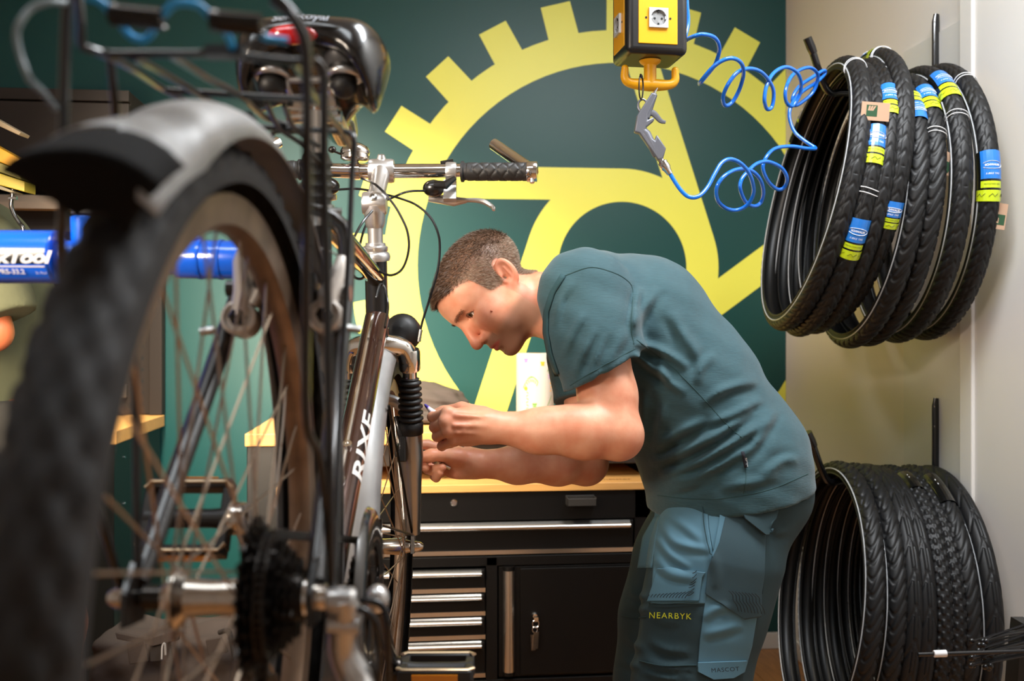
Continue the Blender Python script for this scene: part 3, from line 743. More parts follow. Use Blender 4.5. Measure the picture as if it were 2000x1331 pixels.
# hair: short strands growing from the scalp, longer on top
m_hair1 = mat('hair_brown', (96, 72, 54), rough=.5); m_hair2 = mat('hair_grey_sides', (168, 146, 126), rough=.6)
cen = BV[BQ].mean(1).astype(np.float32); hq = to_head(cen); hm = (A_hair(cen) > .35); ids = np.where(hm)[0]
d1 = BV[BQ[:, 2]] - BV[BQ[:, 0]]; d2 = BV[BQ[:, 3]] - BV[BQ[:, 1]]; fn_ = np.cross(d1, d2); ar = np.linalg.norm(fn_, axis=1); fn_ /= ar[:, None] + 1e-12
def strands(sel, cnt, ln, wd, comb, m, name, jit):
    mm = M(); pr_ = ar[sel] / ar[sel].sum(); pick = RNG.choice(sel, cnt, p=pr_); vs = []; fs = []
    for k, i in enumerate(pick):
        qd = BV[BQ[i]]; u, v = RNG.random(2); p0 = (qd[0] * (1 - u) + qd[1] * u) * (1 - v) + (qd[3] * (1 - u) + qd[2] * u) * v
        n = fn_[i]; dr = n * .8 + comb + RNG.normal(0, jit, 3); dr -= n * min(0, dr.dot(n) - .25); dr /= np.linalg.norm(dr); l = ln * (0.6 + .6 * RNG.random())
        sd = np.cross(dr, RNG.normal(0, 1, 3)); sd /= np.linalg.norm(sd); p1 = p0 + dr * l * .55; d2_ = dr * .8 + comb * .5; d2_ /= np.linalg.norm(d2_); p2 = p1 + d2_ * l * .45
        b = 5 * k; vs += [p0 - sd * wd, p0 + sd * wd, p1 - sd * wd * .8, p1 + sd * wd * .8, p2]; fs += [(b, b + 1, b + 3, b + 2), (b + 2, b + 3, b + 4)]
    mm.add(c2w(np.array(vs)), fs); o = mm.build(name, m, man); o['kind'] = 'stuff'; return o
hqc = hq[ids]; topm = hqc[:, 2] > .050 - .022 * sstep(-hqc[:, 0], .0, .07) + RNG.normal(0, .007, len(hqc))
strands(ids[topm], 15000, .0105, .00035, hf * .75 - hu * .1, m_hair1, 'hair_top', .22)
strands(ids[~topm], 12000, .0065, .0003, -hu * .7 - hf * .5, m_hair2, 'hair_sides', .16)
frm = (hqc[:, 0] > .055) & topm
strands(ids[frm], 2600, .015, .0004, hf * .9 - hu * .15, m_hair1, 'hair_fringe', .15)
# brows
bm_ = np.where((np.abs(hq[:, 2] - .0150 - .06 * (np.abs(hq[:, 1]) - .012) * (np.abs(hq[:, 1]) < .034) + .10 * np.maximum(np.abs(hq[:, 1]) - .034, 0)) < .0032) & (np.abs(hq[:, 1]) > .011) & (np.abs(hq[:, 1]) < .047) & (hq[:, 0] > .05))[0]
strands(bm_, 620, .0055, .0002, hl * .6 + hu * .1, m_hair1, 'eyebrow', .18)
# eyes
m_eye = [mat('eye_white', (226, 220, 214), rough=.08, coat=.6), mat('eye_iris', (84, 58, 36), rough=.1, coat=.6), mat('eye_pupil', (8, 7, 7), rough=.05, coat=.6)]
for (x, y, z) in EYE:
    mm = M(); g = Vector((.90, .36 if y > 0 else .05, -.12)).normalized(); o3 = Vector((x, y, z)); R_ = .0116
    prof = [(0.0, -R_)] + [(R_ * math.sin(t), -R_ * math.cos(t)) for t in np.linspace(.3, PI - .50, 12)]
    iris0 = PI - .50
    mm.lathe(o3, g, prof, 20, 0)
    mm.lathe(o3, g, [(R_ * math.sin(iris0) * 1.0, -R_ * math.cos(iris0)), (.0026, R_ * .965)], 20, 1); mm.lathe(o3, g, [(.0026, R_ * .965), (0, R_ * .98)], 20, 2)
    mm.v = [tuple(c2w(from_head(v))) for v in mm.v]; mm.build('eye', m_eye, man)
for sy in (1, -1):
    x, y, z = EYE[0]; ln = []
    for r1 in np.linspace(-.0125, .0158, 12):
        t = min(abs(r1 - .0015) / .0152, 1); u = -.0012 + .0006 * math.cos(3 * t) + .0064 * (1 - t * t); ln.append((x + math.sqrt(max(.0144 ** 2 - r1 * r1 - u * u, .000016)), sy * (y + r1), z + u))
    lm = M().tube(ln, [.0003, .0009, .0010, .0004], 6); lm.v = [tuple(c2w(from_head(v))) for v in lm.v]; lm.build('eyelash', m_hair1, man)
# fingernails are left to the skin; small mole on the cheek
mo = M(); mp = ray(f_head, [960], [608], 1.8)[0]; mo.ball(tuple(c2w(mp)), .0022, 8, 6); mo.build('mole', mat('mole_brown', (170, 92, 66), rough=.6), man)

# ---- t-shirt, its creases kept in a height map of the near side
def crease_map(x0, x1, y0, y1, step, folds, noise=0.0):
    nx, ny = int((x1 - x0) / step) + 1, int((y1 - y0) / step) + 1
    X, Y = np.meshgrid(x0 + np.arange(nx) * step, y0 + np.arange(ny) * step); H = np.zeros_like(X, dtype=np.float32)
    for pts, wd, am in folds:
        q = resample(catmull(pts, 5), 24); best = np.full(X.shape, 1e9); tt = np.zeros(X.shape)
        m = (X > q[:, 0].min() - 5 * wd) & (X < q[:, 0].max() + 5 * wd) & (Y > q[:, 1].min() - 5 * wd) & (Y < q[:, 1].max() + 5 * wd)
        xs, ys = X[m], Y[m]; bd = np.full(xs.shape, 1e9); sg = np.zeros(xs.shape); bt = np.zeros(xs.shape)
        for i in range(len(q) - 1):
            e = q[i + 1] - q[i]; t = np.clip(((xs - q[i, 0]) * e[0] + (ys - q[i, 1]) * e[1]) / (e @ e), 0, 1)
            dx, dy = xs - q[i, 0] - t * e[0], ys - q[i, 1] - t * e[1]; dd = np.hypot(dx, dy); c = dd < bd
            bd[c] = dd[c]; sg[c] = np.sign(e[0] * dy - e[1] * dx)[c]; bt[c] = ((i + t) / (len(q) - 1))[c]
        s_ = bd * sg / wd; fade = np.sin(np.clip(bt, 0, 1) * PI) ** .6
        H[m] += 1.75 * am * fade * (np.exp(-s_ * s_) - .55 * np.exp(-(s_ - 1.5) ** 2 / .8))
    for _ in range(3):
        G = np.pad(H, 1, mode='edge'); H = (G[:-2, 1:-1] + G[2:, 1:-1] + G[1:-1, :-2] + G[1:-1, 2:] + 2 * H) / 6
    return (x0, y0, step, H.astype(np.float32))
def crease(mp, p):
    x0, y0, st, H = mp; px = 1000 + p[:, 0] / p[:, 1] * F; py = HY - (p[:, 2] - CH) / p[:, 1] * F
    i = np.clip((px - x0) / st, 0, H.shape[1] - 1.01); j = np.clip((py - y0) / st, 0, H.shape[0] - 1.01); a = i.astype(int); b = j.astype(int); u = i - a; v = j - b
    return H[b, a] * (1 - u) * (1 - v) + H[b, a + 1] * u * (1 - v) + H[b + 1, a] * (1 - u) * v + H[b + 1, a + 1] * u * v
SH = [
 ([(1240, 668), (1300, 690), (1345, 720)], 9, .006), ([(1238, 690), (1275, 720), (1310, 742)], 8, .006), ([(1236, 640), (1262, 600), (1285, 560)], 10, .005),
 ([(1250, 560), (1240, 610), (1238, 660)], 8, .005), ([(1290, 700), (1300, 740), (1340, 770)], 9, .005), ([(1310, 610), (1335, 660), (1340, 700)], 12, .004),
 ([(1270, 905), (1330, 885), (1400, 850), (1470, 800)], 11, .008), ([(1290, 930), (1360, 905), (1430, 865), (1500, 820)], 10, .008), ([(1295, 945), (1360, 930), (1420, 900), (1460, 870)], 9, .007),
 ([(1275, 880), (1320, 850), (1380, 820)], 10, .006), ([(1300, 960), (1350, 948), (1400, 930)], 8, .005), ([(1370, 790), (1420, 760), (1480, 745)], 9, .005), ([(1380, 830), (1430, 810), (1490, 780)], 8, .005),
 ([(1440, 905), (1480, 860), (1515, 800)], 9, .005), ([(1260, 760), (1255, 820), (1262, 870)], 9, .005), ([(1300, 780), (1290, 830), (1280, 870)], 10, .004), ([(1395, 690), (1370, 720), (1360, 750)], 9, .004),
 ([(1330, 640), (1360, 690), (1365, 730)], 10, .003), ([(1100, 700), (1120, 650), (1140, 610)], 8, .004), ([(1120, 740), (1140, 690), (1165, 640)], 8, .0045), ([(1150, 745), (1165, 700), (1180, 650)], 9, .004),
 ([(1085, 640), (1095, 590), (1120, 550)], 7, .003), ([(1180, 720), (1205, 680), (1225, 640)], 9, .003), ([(1560, 900), (1530, 900), (1490, 930)], 9, .004), ([(1405, 955), (1460, 945), (1520, 930)], 10, .003),
]
SMAP = crease_map(1040, 1610, 460, 1010, 2.0, SH)
def half(p, a, b):                                                     # > 0 beyond the picture line a-b carried along the depth (to its right when walking a to b)
    A, B = C3(a[0], a[1], TD0), C3(b[0], b[1], TD0); e = B - A; n = np.array([e[2], 0, -e[0]], np.float32); n /= np.linalg.norm(n)
    return (p - A) @ n
arm_ax = (LA[1] - LA[0]) / np.linalg.norm(LA[1] - LA[0]); rarm_ax = (RA[1] - RA[0]) / np.linalg.norm(RA[1] - RA[0])
hemL = C3(1175, 728, 1.745)
hem_n = np.cross(C3(1245, 690, 1.745) - C3(1105, 765, 1.745), np.array([0, 1, 0])); hem_n /= np.linalg.norm(hem_n)
if hem_n @ arm_ax < 0: hem_n = -hem_n
hem_n = hem_n.astype(np.float32)
def f_shirt(p):
    d = torso(p, .004)
    d = smin(d, s_ell(p, C3(1482, 905, 1.955), (.058, .15, .10)), .04)
    slv = s_chain(p, [C3(1140, 575, 1.80), C3(1160, 660, 1.772), C3(1180, 745, 1.748)], [.082, .078, .074], .03)
    cutL = (p - hemL) @ hem_n; slv = smax(slv, cutL, .003)
    slv = smax(slv, -np.maximum(s_chain(p, [C3(1150, 640, 1.78), C3(1190, 790, 1.742)], [.05, .069], .02), -(cutL + .05)), .003)
    slr = s_chain(p, [C3(1140, 585, 2.12), C3(1146, 700, 2.085), C3(1149, 800, 2.06)], [.080, .076, .072], .03)
    cutR = (p - C3(1148, 785, 2.06)) @ rarm_ax; slr = smax(slr, cutR, .003)
    d = smin(smin(d, slv, .016), slr, .02)
    w = sstep(TD0 - p[:, 1], -.05, .08)
    d = d - crease(SMAP, p) * w
    d = d + .0012 * np.sin(p[:, 0] * 95 + p[:, 2] * 60) * np.sin(p[:, 2] * 70 - p[:, 0] * 30)
    hem = half(p, (1585, 936), (1282, 985)) * -1                         # lower hem
    hem = np.maximum((p - C3(1430, 968, TD0)) @ np.float32([math.sin(.165), 0, -math.cos(.165)]), -9)
    d = smax(d, hem, .004)
    d = smax(d, -np.maximum(torso(p, -.004), -(hem + .03)), .003)
    neck = s_cap(p, C3(960, 572, 1.98), C3(1128, 606, 1.965), .069, .082, (1, 1.08, 1))
    d = smax(d, -neck, .004)
    rim = s_cap(p, C3(960, 572, 1.98), C3(1128, 606, 1.965), .0735, .0865, (1, 1.08, 1))
    rim = np.maximum(np.abs(rim) - .004, np.abs(s_cap(p, C3(1142, 578, 1.805), C3(1142, 586, 2.115), .081, .081)) - .012)
    return d
m_shirt = mat('teal_jersey', (46, 80, 88), rough=.85, bump=.25, bscale=60, var=.16, vscale=42, stretch=(1.4, 1.4, 9), sheen=.15)
shirt, SV, SQ = sdf_obj('t_shirt', f_shirt, (.02, 1.66, .78), (.68, 2.26, 1.38), .0042, m_shirt, man)
# collar band, seams and hems laid on the cloth as thin raised strips
m_seam = mat('teal_seam', (38, 68, 70), rough=.9)
def seam(mm, pts, d0, r, off=0.0, fn=None, n=6):
    if mm is None or isinstance(mm, str): one = M(); seam(one, pts, d0, r, off, fn, n); return one.build('seam', m_seam if mm is None else m_seam2, man)
    q = resample(catmull(pts, 6), 40); p = ray(fn or f_shirt, q[:, 0], q[:, 1], d0); nn = nrm(fn or f_shirt, p, .004)
    mm.tube(c2w(p + nn * off), r, n)
seam(None, [(1098, 541), (1150, 523), (1190, 530), (1222, 546), (1236, 570), (1233, 640), (1238, 672)], 1.6, .0011)
seam(None, [(1243, 664), (1280, 692), (1320, 724), (1370, 775), (1420, 830), (1452, 858)], 1.6, .0009)
seam(None, [(1113, 754), (1150, 731), (1200, 703), (1241, 681)], 1.6, .0008)
seam(None, [(1284, 968), (1350, 975), (1420, 973), (1500, 958), (1578, 926)], 1.6, .0008)
seam(None, [(1455, 905), (1457, 935), (1452, 966)], 1.6, .0008)
cb = drape(f_shirt, [(1097, 536), (1076, 570), (1064, 610), (1063, 650), (1072, 695), (1086, 735)], [(1105, 541), (1085, 573), (1073, 611), (1072, 650), (1080, 692), (1093, 730)], 4, 30, 1.6, .002)
mm = M().grid(cb); mm.build('collar_band', mat('collar_rib', (36, 68, 74), rough=.9, bump=.3, bscale=300), man, solid=.003, off=0)
lab = drape(f_shirt, [(1447, 884), (1453, 915)], [(1453, 883), (1459, 914)], 3, 5, 1.6, .0025); M().grid(lab).build('side_label', mat('label_navy', (24, 26, 36), rough=.8), man, solid=.001)
mm = M()
def on_shirt(cx, cy, ex, ey, sz, fn, d0, off):
    def g(a, b):
        px, py = cx + ex[0] * a * sz + ey[0] * b * sz, cy + ex[1] * a * sz + ey[1] * b * sz
        p = ray(fn, [px], [py], d0); return c2w(p + nrm(fn, p, .004) * off)[0]
    return g
def cloth_text(mm, txt, cx, cy, ang, size, fn, d0, off, mi=0, **kw):
    vs, fs = text_geo(txt, size, **kw); vs = np.array(vs); ca, sa = math.cos(ang), math.sin(ang)
    px = cx + ca * vs[:, 0] + sa * vs[:, 1]; py = cy + sa * vs[:, 0] - ca * vs[:, 1]
    p = ray(fn, px, py, d0); mm.add(c2w(p + nrm(fn, p, .004) * off), fs, mi)
cloth_text(mm, 'MASCOT', 1456.5, 903, math.radians(80), 5.0, f_shirt, 1.6, .0036, bold=.02)
mm.build('label_lettering', mat('label_white', (225, 225, 225), rough=.8), man, smooth=False)

# ---- trousers
PL = [C3(1428, 955, 1.87), C3(1402, 1080, 1.865), C3(1376, 1190, 1.86), C3(1348, 1330, 1.85), C3(1352, 1420, 1.85), C3(1395, 1620, 1.875), C3(1410, 1815, 1.885)]
PLr = [.095, .112, .106, .098, .092, .080, .074]
PR = [C3(1402, 960, 2.04), C3(1345, 1100, 2.06), C3(1311, 1210, 2.06), C3(1298, 1330, 2.05), C3(1306, 1400, 2.05), C3(1360, 1570, 2.06), C3(1380, 1720, 2.07)]
PRr = [.108, .105, .098, .094, .088, .078, .072]
PS = [
 ([(1295, 1020), (1320, 1060), (1390, 1075)], 8, .006), ([(1285, 1050), (1310, 1085), (1350, 1110)], 7, .005), ([(1282, 1090), (1310, 1120), (1360, 1130)], 8, .005), ([(1300, 1000), (1340, 1030), (1375, 1060)], 9, .004),
 ([(1265, 1250), (1300, 1270), (1350, 1275)], 8, .005), ([(1255, 1290), (1300, 1306), (1360, 1306)], 7, .007), ([(1250, 1310), (1300, 1325), (1355, 1322)], 7, .006), ([(1370, 1210), (1400, 1190), (1430, 1185)], 9, .004),
 ([(1372, 1240), (1400, 1235), (1450, 1220)], 9, .004), ([(1225, 1150), (1245, 1165), (1268, 1168)], 7, .006), ([(1222, 1240), (1240, 1262), (1262, 1270)], 7, .005), ([(1215, 1290), (1235, 1302), (1252, 1302)], 6, .006),
 ([(1230, 1180), (1250, 1192), (1268, 1190)], 6, .005), ([(1500, 1020), (1520, 1040), (1540, 1035)], 8, .004), ([(1270, 1200), (1300, 1215), (1330, 1212)], 8, .003), ([(1395, 1080), (1400, 1120), (1395, 1150)], 9, .003)]
PMAP = crease_map(1180, 1610, 930, 1345, 2.0, PS)
def f_pants0(p):
    d = s_chain(p, PL, PLr, .05); d = np.minimum(d, 9)
    d = smin(d, s_chain(p, PR, PRr, .05), .018)
    d = smin(d, s_ell(p, C3(1470, 955, 1.955), (.112, .165, .108)), .05)
    d = smin(d, s_cap(p, C3(1430, 930, 1.955), C3(1425, 970, 1.955), .116, .12, (1, .78, 1)), .03)
    d = smax(d, -(p[:, 1] * 0 + (p[:, 2] * -1 + .888)), .004)
    return smax(d, .065 - p[:, 2], .006)
def f_pants(p): return f_pants0(p) - .55 * crease(PMAP, p)
m_p1 = mat('trousers_dark_teal', (36, 60, 66), rough=.82, bump=.07, bscale=700, var=.1, vscale=9)
m_p2 = mat('trousers_steel_blue', (80, 120, 138), rough=.8, bump=.07, bscale=700, var=.08, vscale=9)
m_p3 = mat('trousers_slate', (50, 74, 82), rough=.82, bump=.07, bscale=700, var=.1, vscale=9)
trou, _, _ = sdf_obj('trousers', f_pants, (.14, 1.68, .03), (.66, 2.26, .96), .006, m_p1, man)
def panel(name, left, right, m, off, nu=60, nv=76, th=.0035):
    g = drape(f_pants, left, right, nu, nv, 1.6, off); return M().grid(g).build(name, m, man, solid=th, off=1)
panel('front_panel', [(1283, 975), (1279, 1010), (1277, 1100), (1272, 1180)], [(1381, 975), (1384, 1030), (1392, 1082), (1378, 1180)], m_p2, .0015)
panel('side_panel', [(1384, 1110), (1378, 1170), (1367, 1250), (1362, 1312)], [(1490, 1110), (1480, 1190), (1468, 1262), (1454, 1312)], m_p2, .0015)
panel('thigh_pocket', [(1363, 1294), (1362, 1300), (1363, 1312), (1392, 1327)], [(1456, 1290), (1455, 1298), (1451, 1312), (1430, 1324)], m_p2, .0045)
panel('holster_pocket', [(1288, 1110), (1280, 1140), (1270, 1172), (1269, 1175)], [(1378, 1118), (1372, 1128), (1366, 1172), (1365, 1173)], m_p2, .006)
panel('hip_pocket', [(1424, 978), (1405, 1060), (1382, 1115), (1378, 1160), (1452, 1209)], [(1490, 978), (1492, 1060), (1490, 1120), (1484, 1160), (1483, 1204)], m_p3, .005)
panel('tool_pouch', [(1440, 972), (1443, 995), (1450, 1016), (1486, 1046)], [(1512, 968), (1511, 995), (1506, 1016), (1490, 1046)], m_p1, .016, nu=40, nv=50, th=.006)
panel('pocket_opening', [(1383, 985), (1385, 1030), (1392, 1072), (1393, 1074)], [(1412, 980), (1408, 1030), (1397, 1072), (1395, 1074)], m_p2, .0008)
panel('pocket_edge', [(1410, 978), (1404, 1020), (1396, 1060), (1391, 1088)], [(1421, 978), (1417, 1020), (1409, 1060), (1396, 1090)], m_p2, .004, nu=6)
panel('far_leg_panel', [(1279, 1010), (1256, 1050), (1246, 1110)], [(1290, 1010), (1283, 1050), (1274, 1110)], m_p2, .002, 10, 16)
m_seam2 = mat('seam_dark', (30, 56, 60), rough=.9)
seam('t', [(1374, 985), (1377, 1030), (1385, 1075), (1392, 1085)], 1.6, .0009, .006, f_pants)
seam('t', [(1270, 1176), (1300, 1180), (1366, 1174)], 1.6, .0009, .008, f_pants)
seam('t', [(1493, 1010), (1494, 1090), (1488, 1160)], 1.6, .001, .001, f_pants)
seam('t', [(1214, 1204), (1240, 1208), (1264, 1206)], 1.6, .0012, .001, f_pants)
seam('t', [(1250, 1292), (1300, 1302), (1360, 1300)], 1.6, .0012, .001, f_pants)
seam('t', [(1509, 988), (1540, 985), (1574, 972)], 1.6, .0012, .001, f_pants)
seam('t', [(1509, 992), (1540, 989), (1574, 977)], 1.6, .001, .001, f_pants)
mm = M(); cloth_text(mm, 'NEARBYK', 1310, 1204, math.radians(1.5), 16.5, f_pants, 1.6, .0022, space=1.2)
mm.build('thigh_lettering', mat('print_lime', (214, 218, 40), rough=.6), man, smooth=False)
m_prt = mat('print_black', (14, 22, 24), rough=.7)
mm = M(); cloth_text(mm, 'MASCOT', 1412, 1306, math.radians(-5), 12, f_pants, 1.6, .0088, bold=.015, space=1.1)
mm.build('pocket_lettering', m_prt, man, smooth=False)
mm = M()
for k in range(13):                                                    # printed stripes along the holster hem
    x = 1274 + k * 5.6; l = 5 + k * .7; seam(mm, [(x, 1168), (x + 1.5 + k * .35, 1168 - l * .6), (x + 3 + k * 1.0, 1168 - l)], 1.6, .0006, .0100, f_pants, 4)
for k in range(7): seam(mm, [(1346 + k * 1.5, 1163 - k * 7), (1352 + k, 1161 - k * 7), (1358 + k, 1156 - k * 7)], 1.6, .0006, .0100, f_pants, 4)
for k in range(9):                                                     # wave print on the hip pocket
    x = 1421 + k * 6.0; y = 1152 + k * .6
    seam(mm, [(x, y), (x + 7, y + 8), (x + 8, y + 18), (x + 14, y + 28), (x + 17, y + 40)], 1.6, .0006, .0090, f_pants, 4)
mm.build('stripe_print', m_prt, man, kind='stuff')
# shoes
def f_shoe(p, c):
    d = s_ell(p, c + np.float32((-.055, 0, .045)), (.135, .048, .05)); d = smin(d, s_ell(p, c + np.float32((.03, 0, .085)), (.06, .045, .075)), .03)
    return smax(d, .002 - p[:, 2], .006)
m_shoe = mat('shoe_black', (24, 24, 26), rough=.5)
for q in (PL[-1], PR[-1]):
    c = np.array([q[0], q[1], 0], np.float32)
    sdf_obj('shoe', lambda p: f_shoe(p, c), (c[0] - .22, c[1] - .08, -.01), (c[0] + .12, c[1] + .08, .2), .006, m_shoe, man)

# ---- what he holds
a, b = Vector(c2w(C3(829, 790, 1.712))), Vector(c2w(C3(905, 866, 1.712)))
ax = (b - a).normalized()
mk = thing('marker', 'white marker with a violet tip held in the left fist', 'marker', tuple(a))
M().lathe(a, ax, [(.0012, 0), (.0028, .004), (.0030, .0075), (0, .0075)], 12).build('felt_tip', mat('violet_felt', (58, 44, 150), rough=.6), mk)
M().lathe(a, ax, [(.0034, .0072), (.0036, .0088), (0, .0088)], 12).build('collar', mat('violet_ring', (150, 120, 220), rough=.5), mk)
M().lathe(a, ax, [(.0034, .0088), (.0044, .014), (.0068, .024), (.0072, .03), (.0074, .095), (.005, .1), (0, .1)], 16).build('barrel', mat('white_plastic', (240, 240, 246), rough=.35), mk)
a = Vector(c2w(C3(852, 901, 1.862))); b = Vector(c2w(C3(874, 913, 1.868))); ax = (b - a).normalized()
sk = M().lathe(a, ax, [(0, -.006), (.0065, -.006), (.0075, -.004), (.0075, .006), (.005, .008), (.0045, .016), (.0035, .017), (.0035, .030), (0, .031)], 8)
single(sk, 'socket_wrench', mat('tool_chrome', (200, 198, 192), rough=.2, metal=1), 'small chrome and black socket tool in the fingers of the right hand', 'tool')
# ------------------------------------------------------------------ the bicycle, seen from behind, held in the stand; bike axes: w right, u forward, v up, origin at the rear hub
HUB = np.array([-.2138, .74, .975])
fu = np.array([-.0117, 1.02, -.179]); fu /= np.linalg.norm(fu)
fw = np.array([1, .0117, 0.0]); fw -= fu * fw.dot(fu); fw /= np.linalg.norm(fw); fv = np.cross(fw, fu)
R3 = np.stack([c2w(fw), c2w(fu), c2w(fv)], 1)
BMW = Matrix([[*R3[0], 0], [*R3[1], 0], [*R3[2], 0], [0, 0, 0, 1]]); BMW.translation = Vector(c2w(HUB))
bike = thing('bicycle', 'dusty city bicycle with black rear rack, clamped in the blue repair stand', 'bicycle', mw=BMW)
def BL(px, py, D):                          # picture point at depth D, in bike axes
    q = cam_pt(px, py, D) - HUB; return (float(q @ fw), float(q @ fu), float(q @ fv))
def BLs(l, D=None): return [BL(*q) if len(q) == 3 else BL(q[0], q[1], D) for q in l]
WB = 1.0357
m_rub = mat('tyre_dirty', (27, 23, 21), rough=.75, var=.5, vscale=22, bump=.2, bscale=300)
m_rim = mat('rim_dirty', (150, 126, 106), rough=.42, metal=.75, var=.35, vscale=30)
m_spk = mat('spoke_steel', (170, 150, 130), rough=.35, metal=.9)
m_hub = mat('hub_alu', (205, 196, 186), rough=.22, metal=1, var=.25, vscale=60)
m_blk = mat('bike_black', (16, 15, 15), rough=.28, coat=.4)
m_blkm = mat('bike_black_matt', (22, 21, 21), rough=.5)
m_silv = mat('bike_silver', (196, 194, 192), rough=.3, metal=.85)
m_pol = mat('polished_alu', (232, 228, 222), rough=.12, metal=1)
m_frame = mat('frame_black_chrome', (26, 21, 18), rough=.32, metal=.0, coat=.35)
m_gold = mat('frame_mirror', (150, 132, 100), rough=.06, metal=1)
m_grease = mat('greasy_black', (52, 48, 45), rough=.24, metal=.85)
m_fend = mat('mudguard_silver', (168, 167, 166), rough=.42, metal=.25, var=.3, vscale=14, bump=.1, bscale=60)
m_fendb = mat('mudguard_flap', (13, 11, 10), rough=.9, spec=.2)
m_grip = mat('grip_rubber', (30, 29, 29), rough=.55)
m_cab = mat('cable_black', (20, 20, 22), rough=.25)
m_steel = mat('bolt_steel', (200, 198, 194), rough=.2, metal=1)

def tread_tyre(mm, r, sec, n=300, k=22, knobs=64, depth=.0025, pat='knob', open_=0.42, mi=0):
    """one tyre round the w axis: outer radius r, half width sec; blocks are raised from the carcass"""
    th = np.linspace(0, 2 * PI, n, endpoint=False); al = np.linspace(-PI * (1 - open_), PI * (1 - open_), k); rc = r - sec - depth
    pts = np.zeros((n, k, 3))
    for j, a in enumerate(al):
        x = a / (PI * (1 - open_)); ph = th * knobs / (2 * PI); c = abs(a) < 1.15
        if pat == 'knob': h = (np.sin(2 * PI * (ph + (.5 if int((a + 3) / .42) % 2 else 0))) > -.1) * (abs((a + 3) % .42 - .21) < .15)
        else: h = (((ph + abs(a) * 1.1) % 1) > .30) * (abs(abs(a) - .28) > .06) * (abs(abs(a) - .72) > .05)
        hh = depth * h if c else 0 * ph
        R = rc + (sec + hh) * math.cos(a) * 1.0; W = (sec + hh) * math.sin(a)
        pts[:, j, 0] = W; pts[:, j, 1] = R * np.cos(th); pts[:, j, 2] = R * np.sin(th)
    mm.grid(np.concatenate([pts, pts[:1]]), mi)
# ---- wheels
def wheel(name, u0, v0, drive):
    o3 = np.array([0, u0, v0])
    rm = M(); rm.lathe(o3, (1, 0, 0), [(.298, -.0125), (.276, -.0105), (.271, -.004), (.271, .004), (.276, .0105), (.298, .0125), (.294, .0095), (.283, .006), (.283, -.006), (.294, -.0095)], 96, closedprof=True)
    rim = rm.build(name, m_rim, bike, local=True)
    t = M(); tread_tyre(t, .337, .0235, n=360 if name == 'rear_wheel' else 220)
    t.v = [(q[0], q[1] + u0, q[2] + v0) for q in t.v]; t.build('tire', m_rub, rim, local=True, ang=50)
    h = M(); lf, rf = (-.033, .020) if drive else (-.034, .034)
    fl = .023 if drive else .019
    h.lathe(o3, (1, 0, 0), [(0, lf - .012), (.010, lf - .012), (.012, lf - .004), (fl, lf - .0035), (fl, lf), (.015, lf + .006), (.0135, (lf + rf) / 2), (.015, rf - .006), (fl, rf), (fl, rf + .0035), (.012, rf + .004), (.010, rf + .012), (0, rf + .012)], 32)
    h.build('hub', m_hub, rim, local=True)
    e = .067 if drive else .05
    for s in (-1, 1): M().lathe(o3, (s, 0, 0), [(0, e - .022), (.0095, e - .022), (.0095, e - .008), (.006, e - .006), (.006, e)], 12).build('locknut', m_grease, rim, local=True)
    for s in (-1, 1): M().lathe(o3, (s, 0, 0), [(0, e), (.0095, e + .001), (.0095, e + .008), (.0075, e + .014), (.0045, e + .0185), (0, e + .02)], 12).build('axle_nut', m_hub, rim, local=True)
    sp = M(); sp.tube([(0, 0, 0), (0, 0, 1)], .00115, 5); proto = None; N_ = 36
    for i in range(N_):
        side = 1 if i % 2 else -1; f = rf + .002 if side > 0 else lf - .002
        ang = 2 * PI * i / N_ + .05; off = (1 if (i // 2) % 2 else -1) * math.radians(62)
        p = Vector((f, u0 + fl * .9 * math.cos(ang + off), v0 + fl * .9 * math.sin(ang + off))); q = Vector((side * .002, u0 + .272 * math.cos(ang), v0 + .272 * math.sin(ang)))
        d = q - p; x, y, z = frame(d); l = d.length
        ml = Matrix(((x.x, y.x, z.x * l, p.x), (x.y, y.y, z.y * l, p.y), (x.z, y.z, z.z * l, p.z), (0, 0, 0, 1)))
        if proto is None: proto = sp.build('spoke', m_spk, rim, local=True); proto.matrix_local = ml
        else: inst(proto, rim, ml)
    return rim
rear = wheel('rear_wheel', 0, 0, True)
front = wheel('front_wheel', WB, 0, False)

# ---- frame
BB = Vector((0, .425, -.040)); ST_T = Vector((0, .305, .405)); HT_T = Vector((0, .829, .470)); HT_B = Vector((0, .868, .360))
fr = M(); fr.tube([BB, BB + (ST_T - BB) * 1.02], .0165, 16); fr.tube([BB + Vector((0, .02, .01)), HT_B + Vector((0, -.02, .0))], .012, 10)
fr.lathe(BB - Vector((.036, 0, 0)), (1, 0, 0), [(0, 0), (.021, 0), (.021, .072), (0, .072)], 20)
fr.tube([HT_B, HT_T], .0185, 18)
for s in (-1, 1):
    fr.tube([(s * .030, .37, -.028), (s * .052, .16, -.012), (s * .066, .012, 0)], [.0115, .0105, .0085], 10, sm=4)
fr.build('frame', m_blk, bike, local=True)
ss = M()
for s in (-1, 1): ss.tube([(s * .016, .300, .385), (s * .045, .24, .335), (s * .058, .12, .165), (s * .066, .006, .01)], [.009, .0095, .009, .008], 10, sm=5)
for s in (-1, 1): ss.prism([(-.02, -.02), (.02, -.018), (.026, .0), (.016, .03), (-.006, .026), (-.022, .004)], (s * .067 - .002, 0, 0), (0, 1, 0), (0, 0, 1), (.004, 0, 0))
ss.tube([(-.05, .215, .30), (-.046, .20, .345), (0, .19, .362), (.046, .20, .345), (.05, .215, .30)], .006, 8, sm=4)
ss.build('seat_stays', m_frame, bike, local=True)
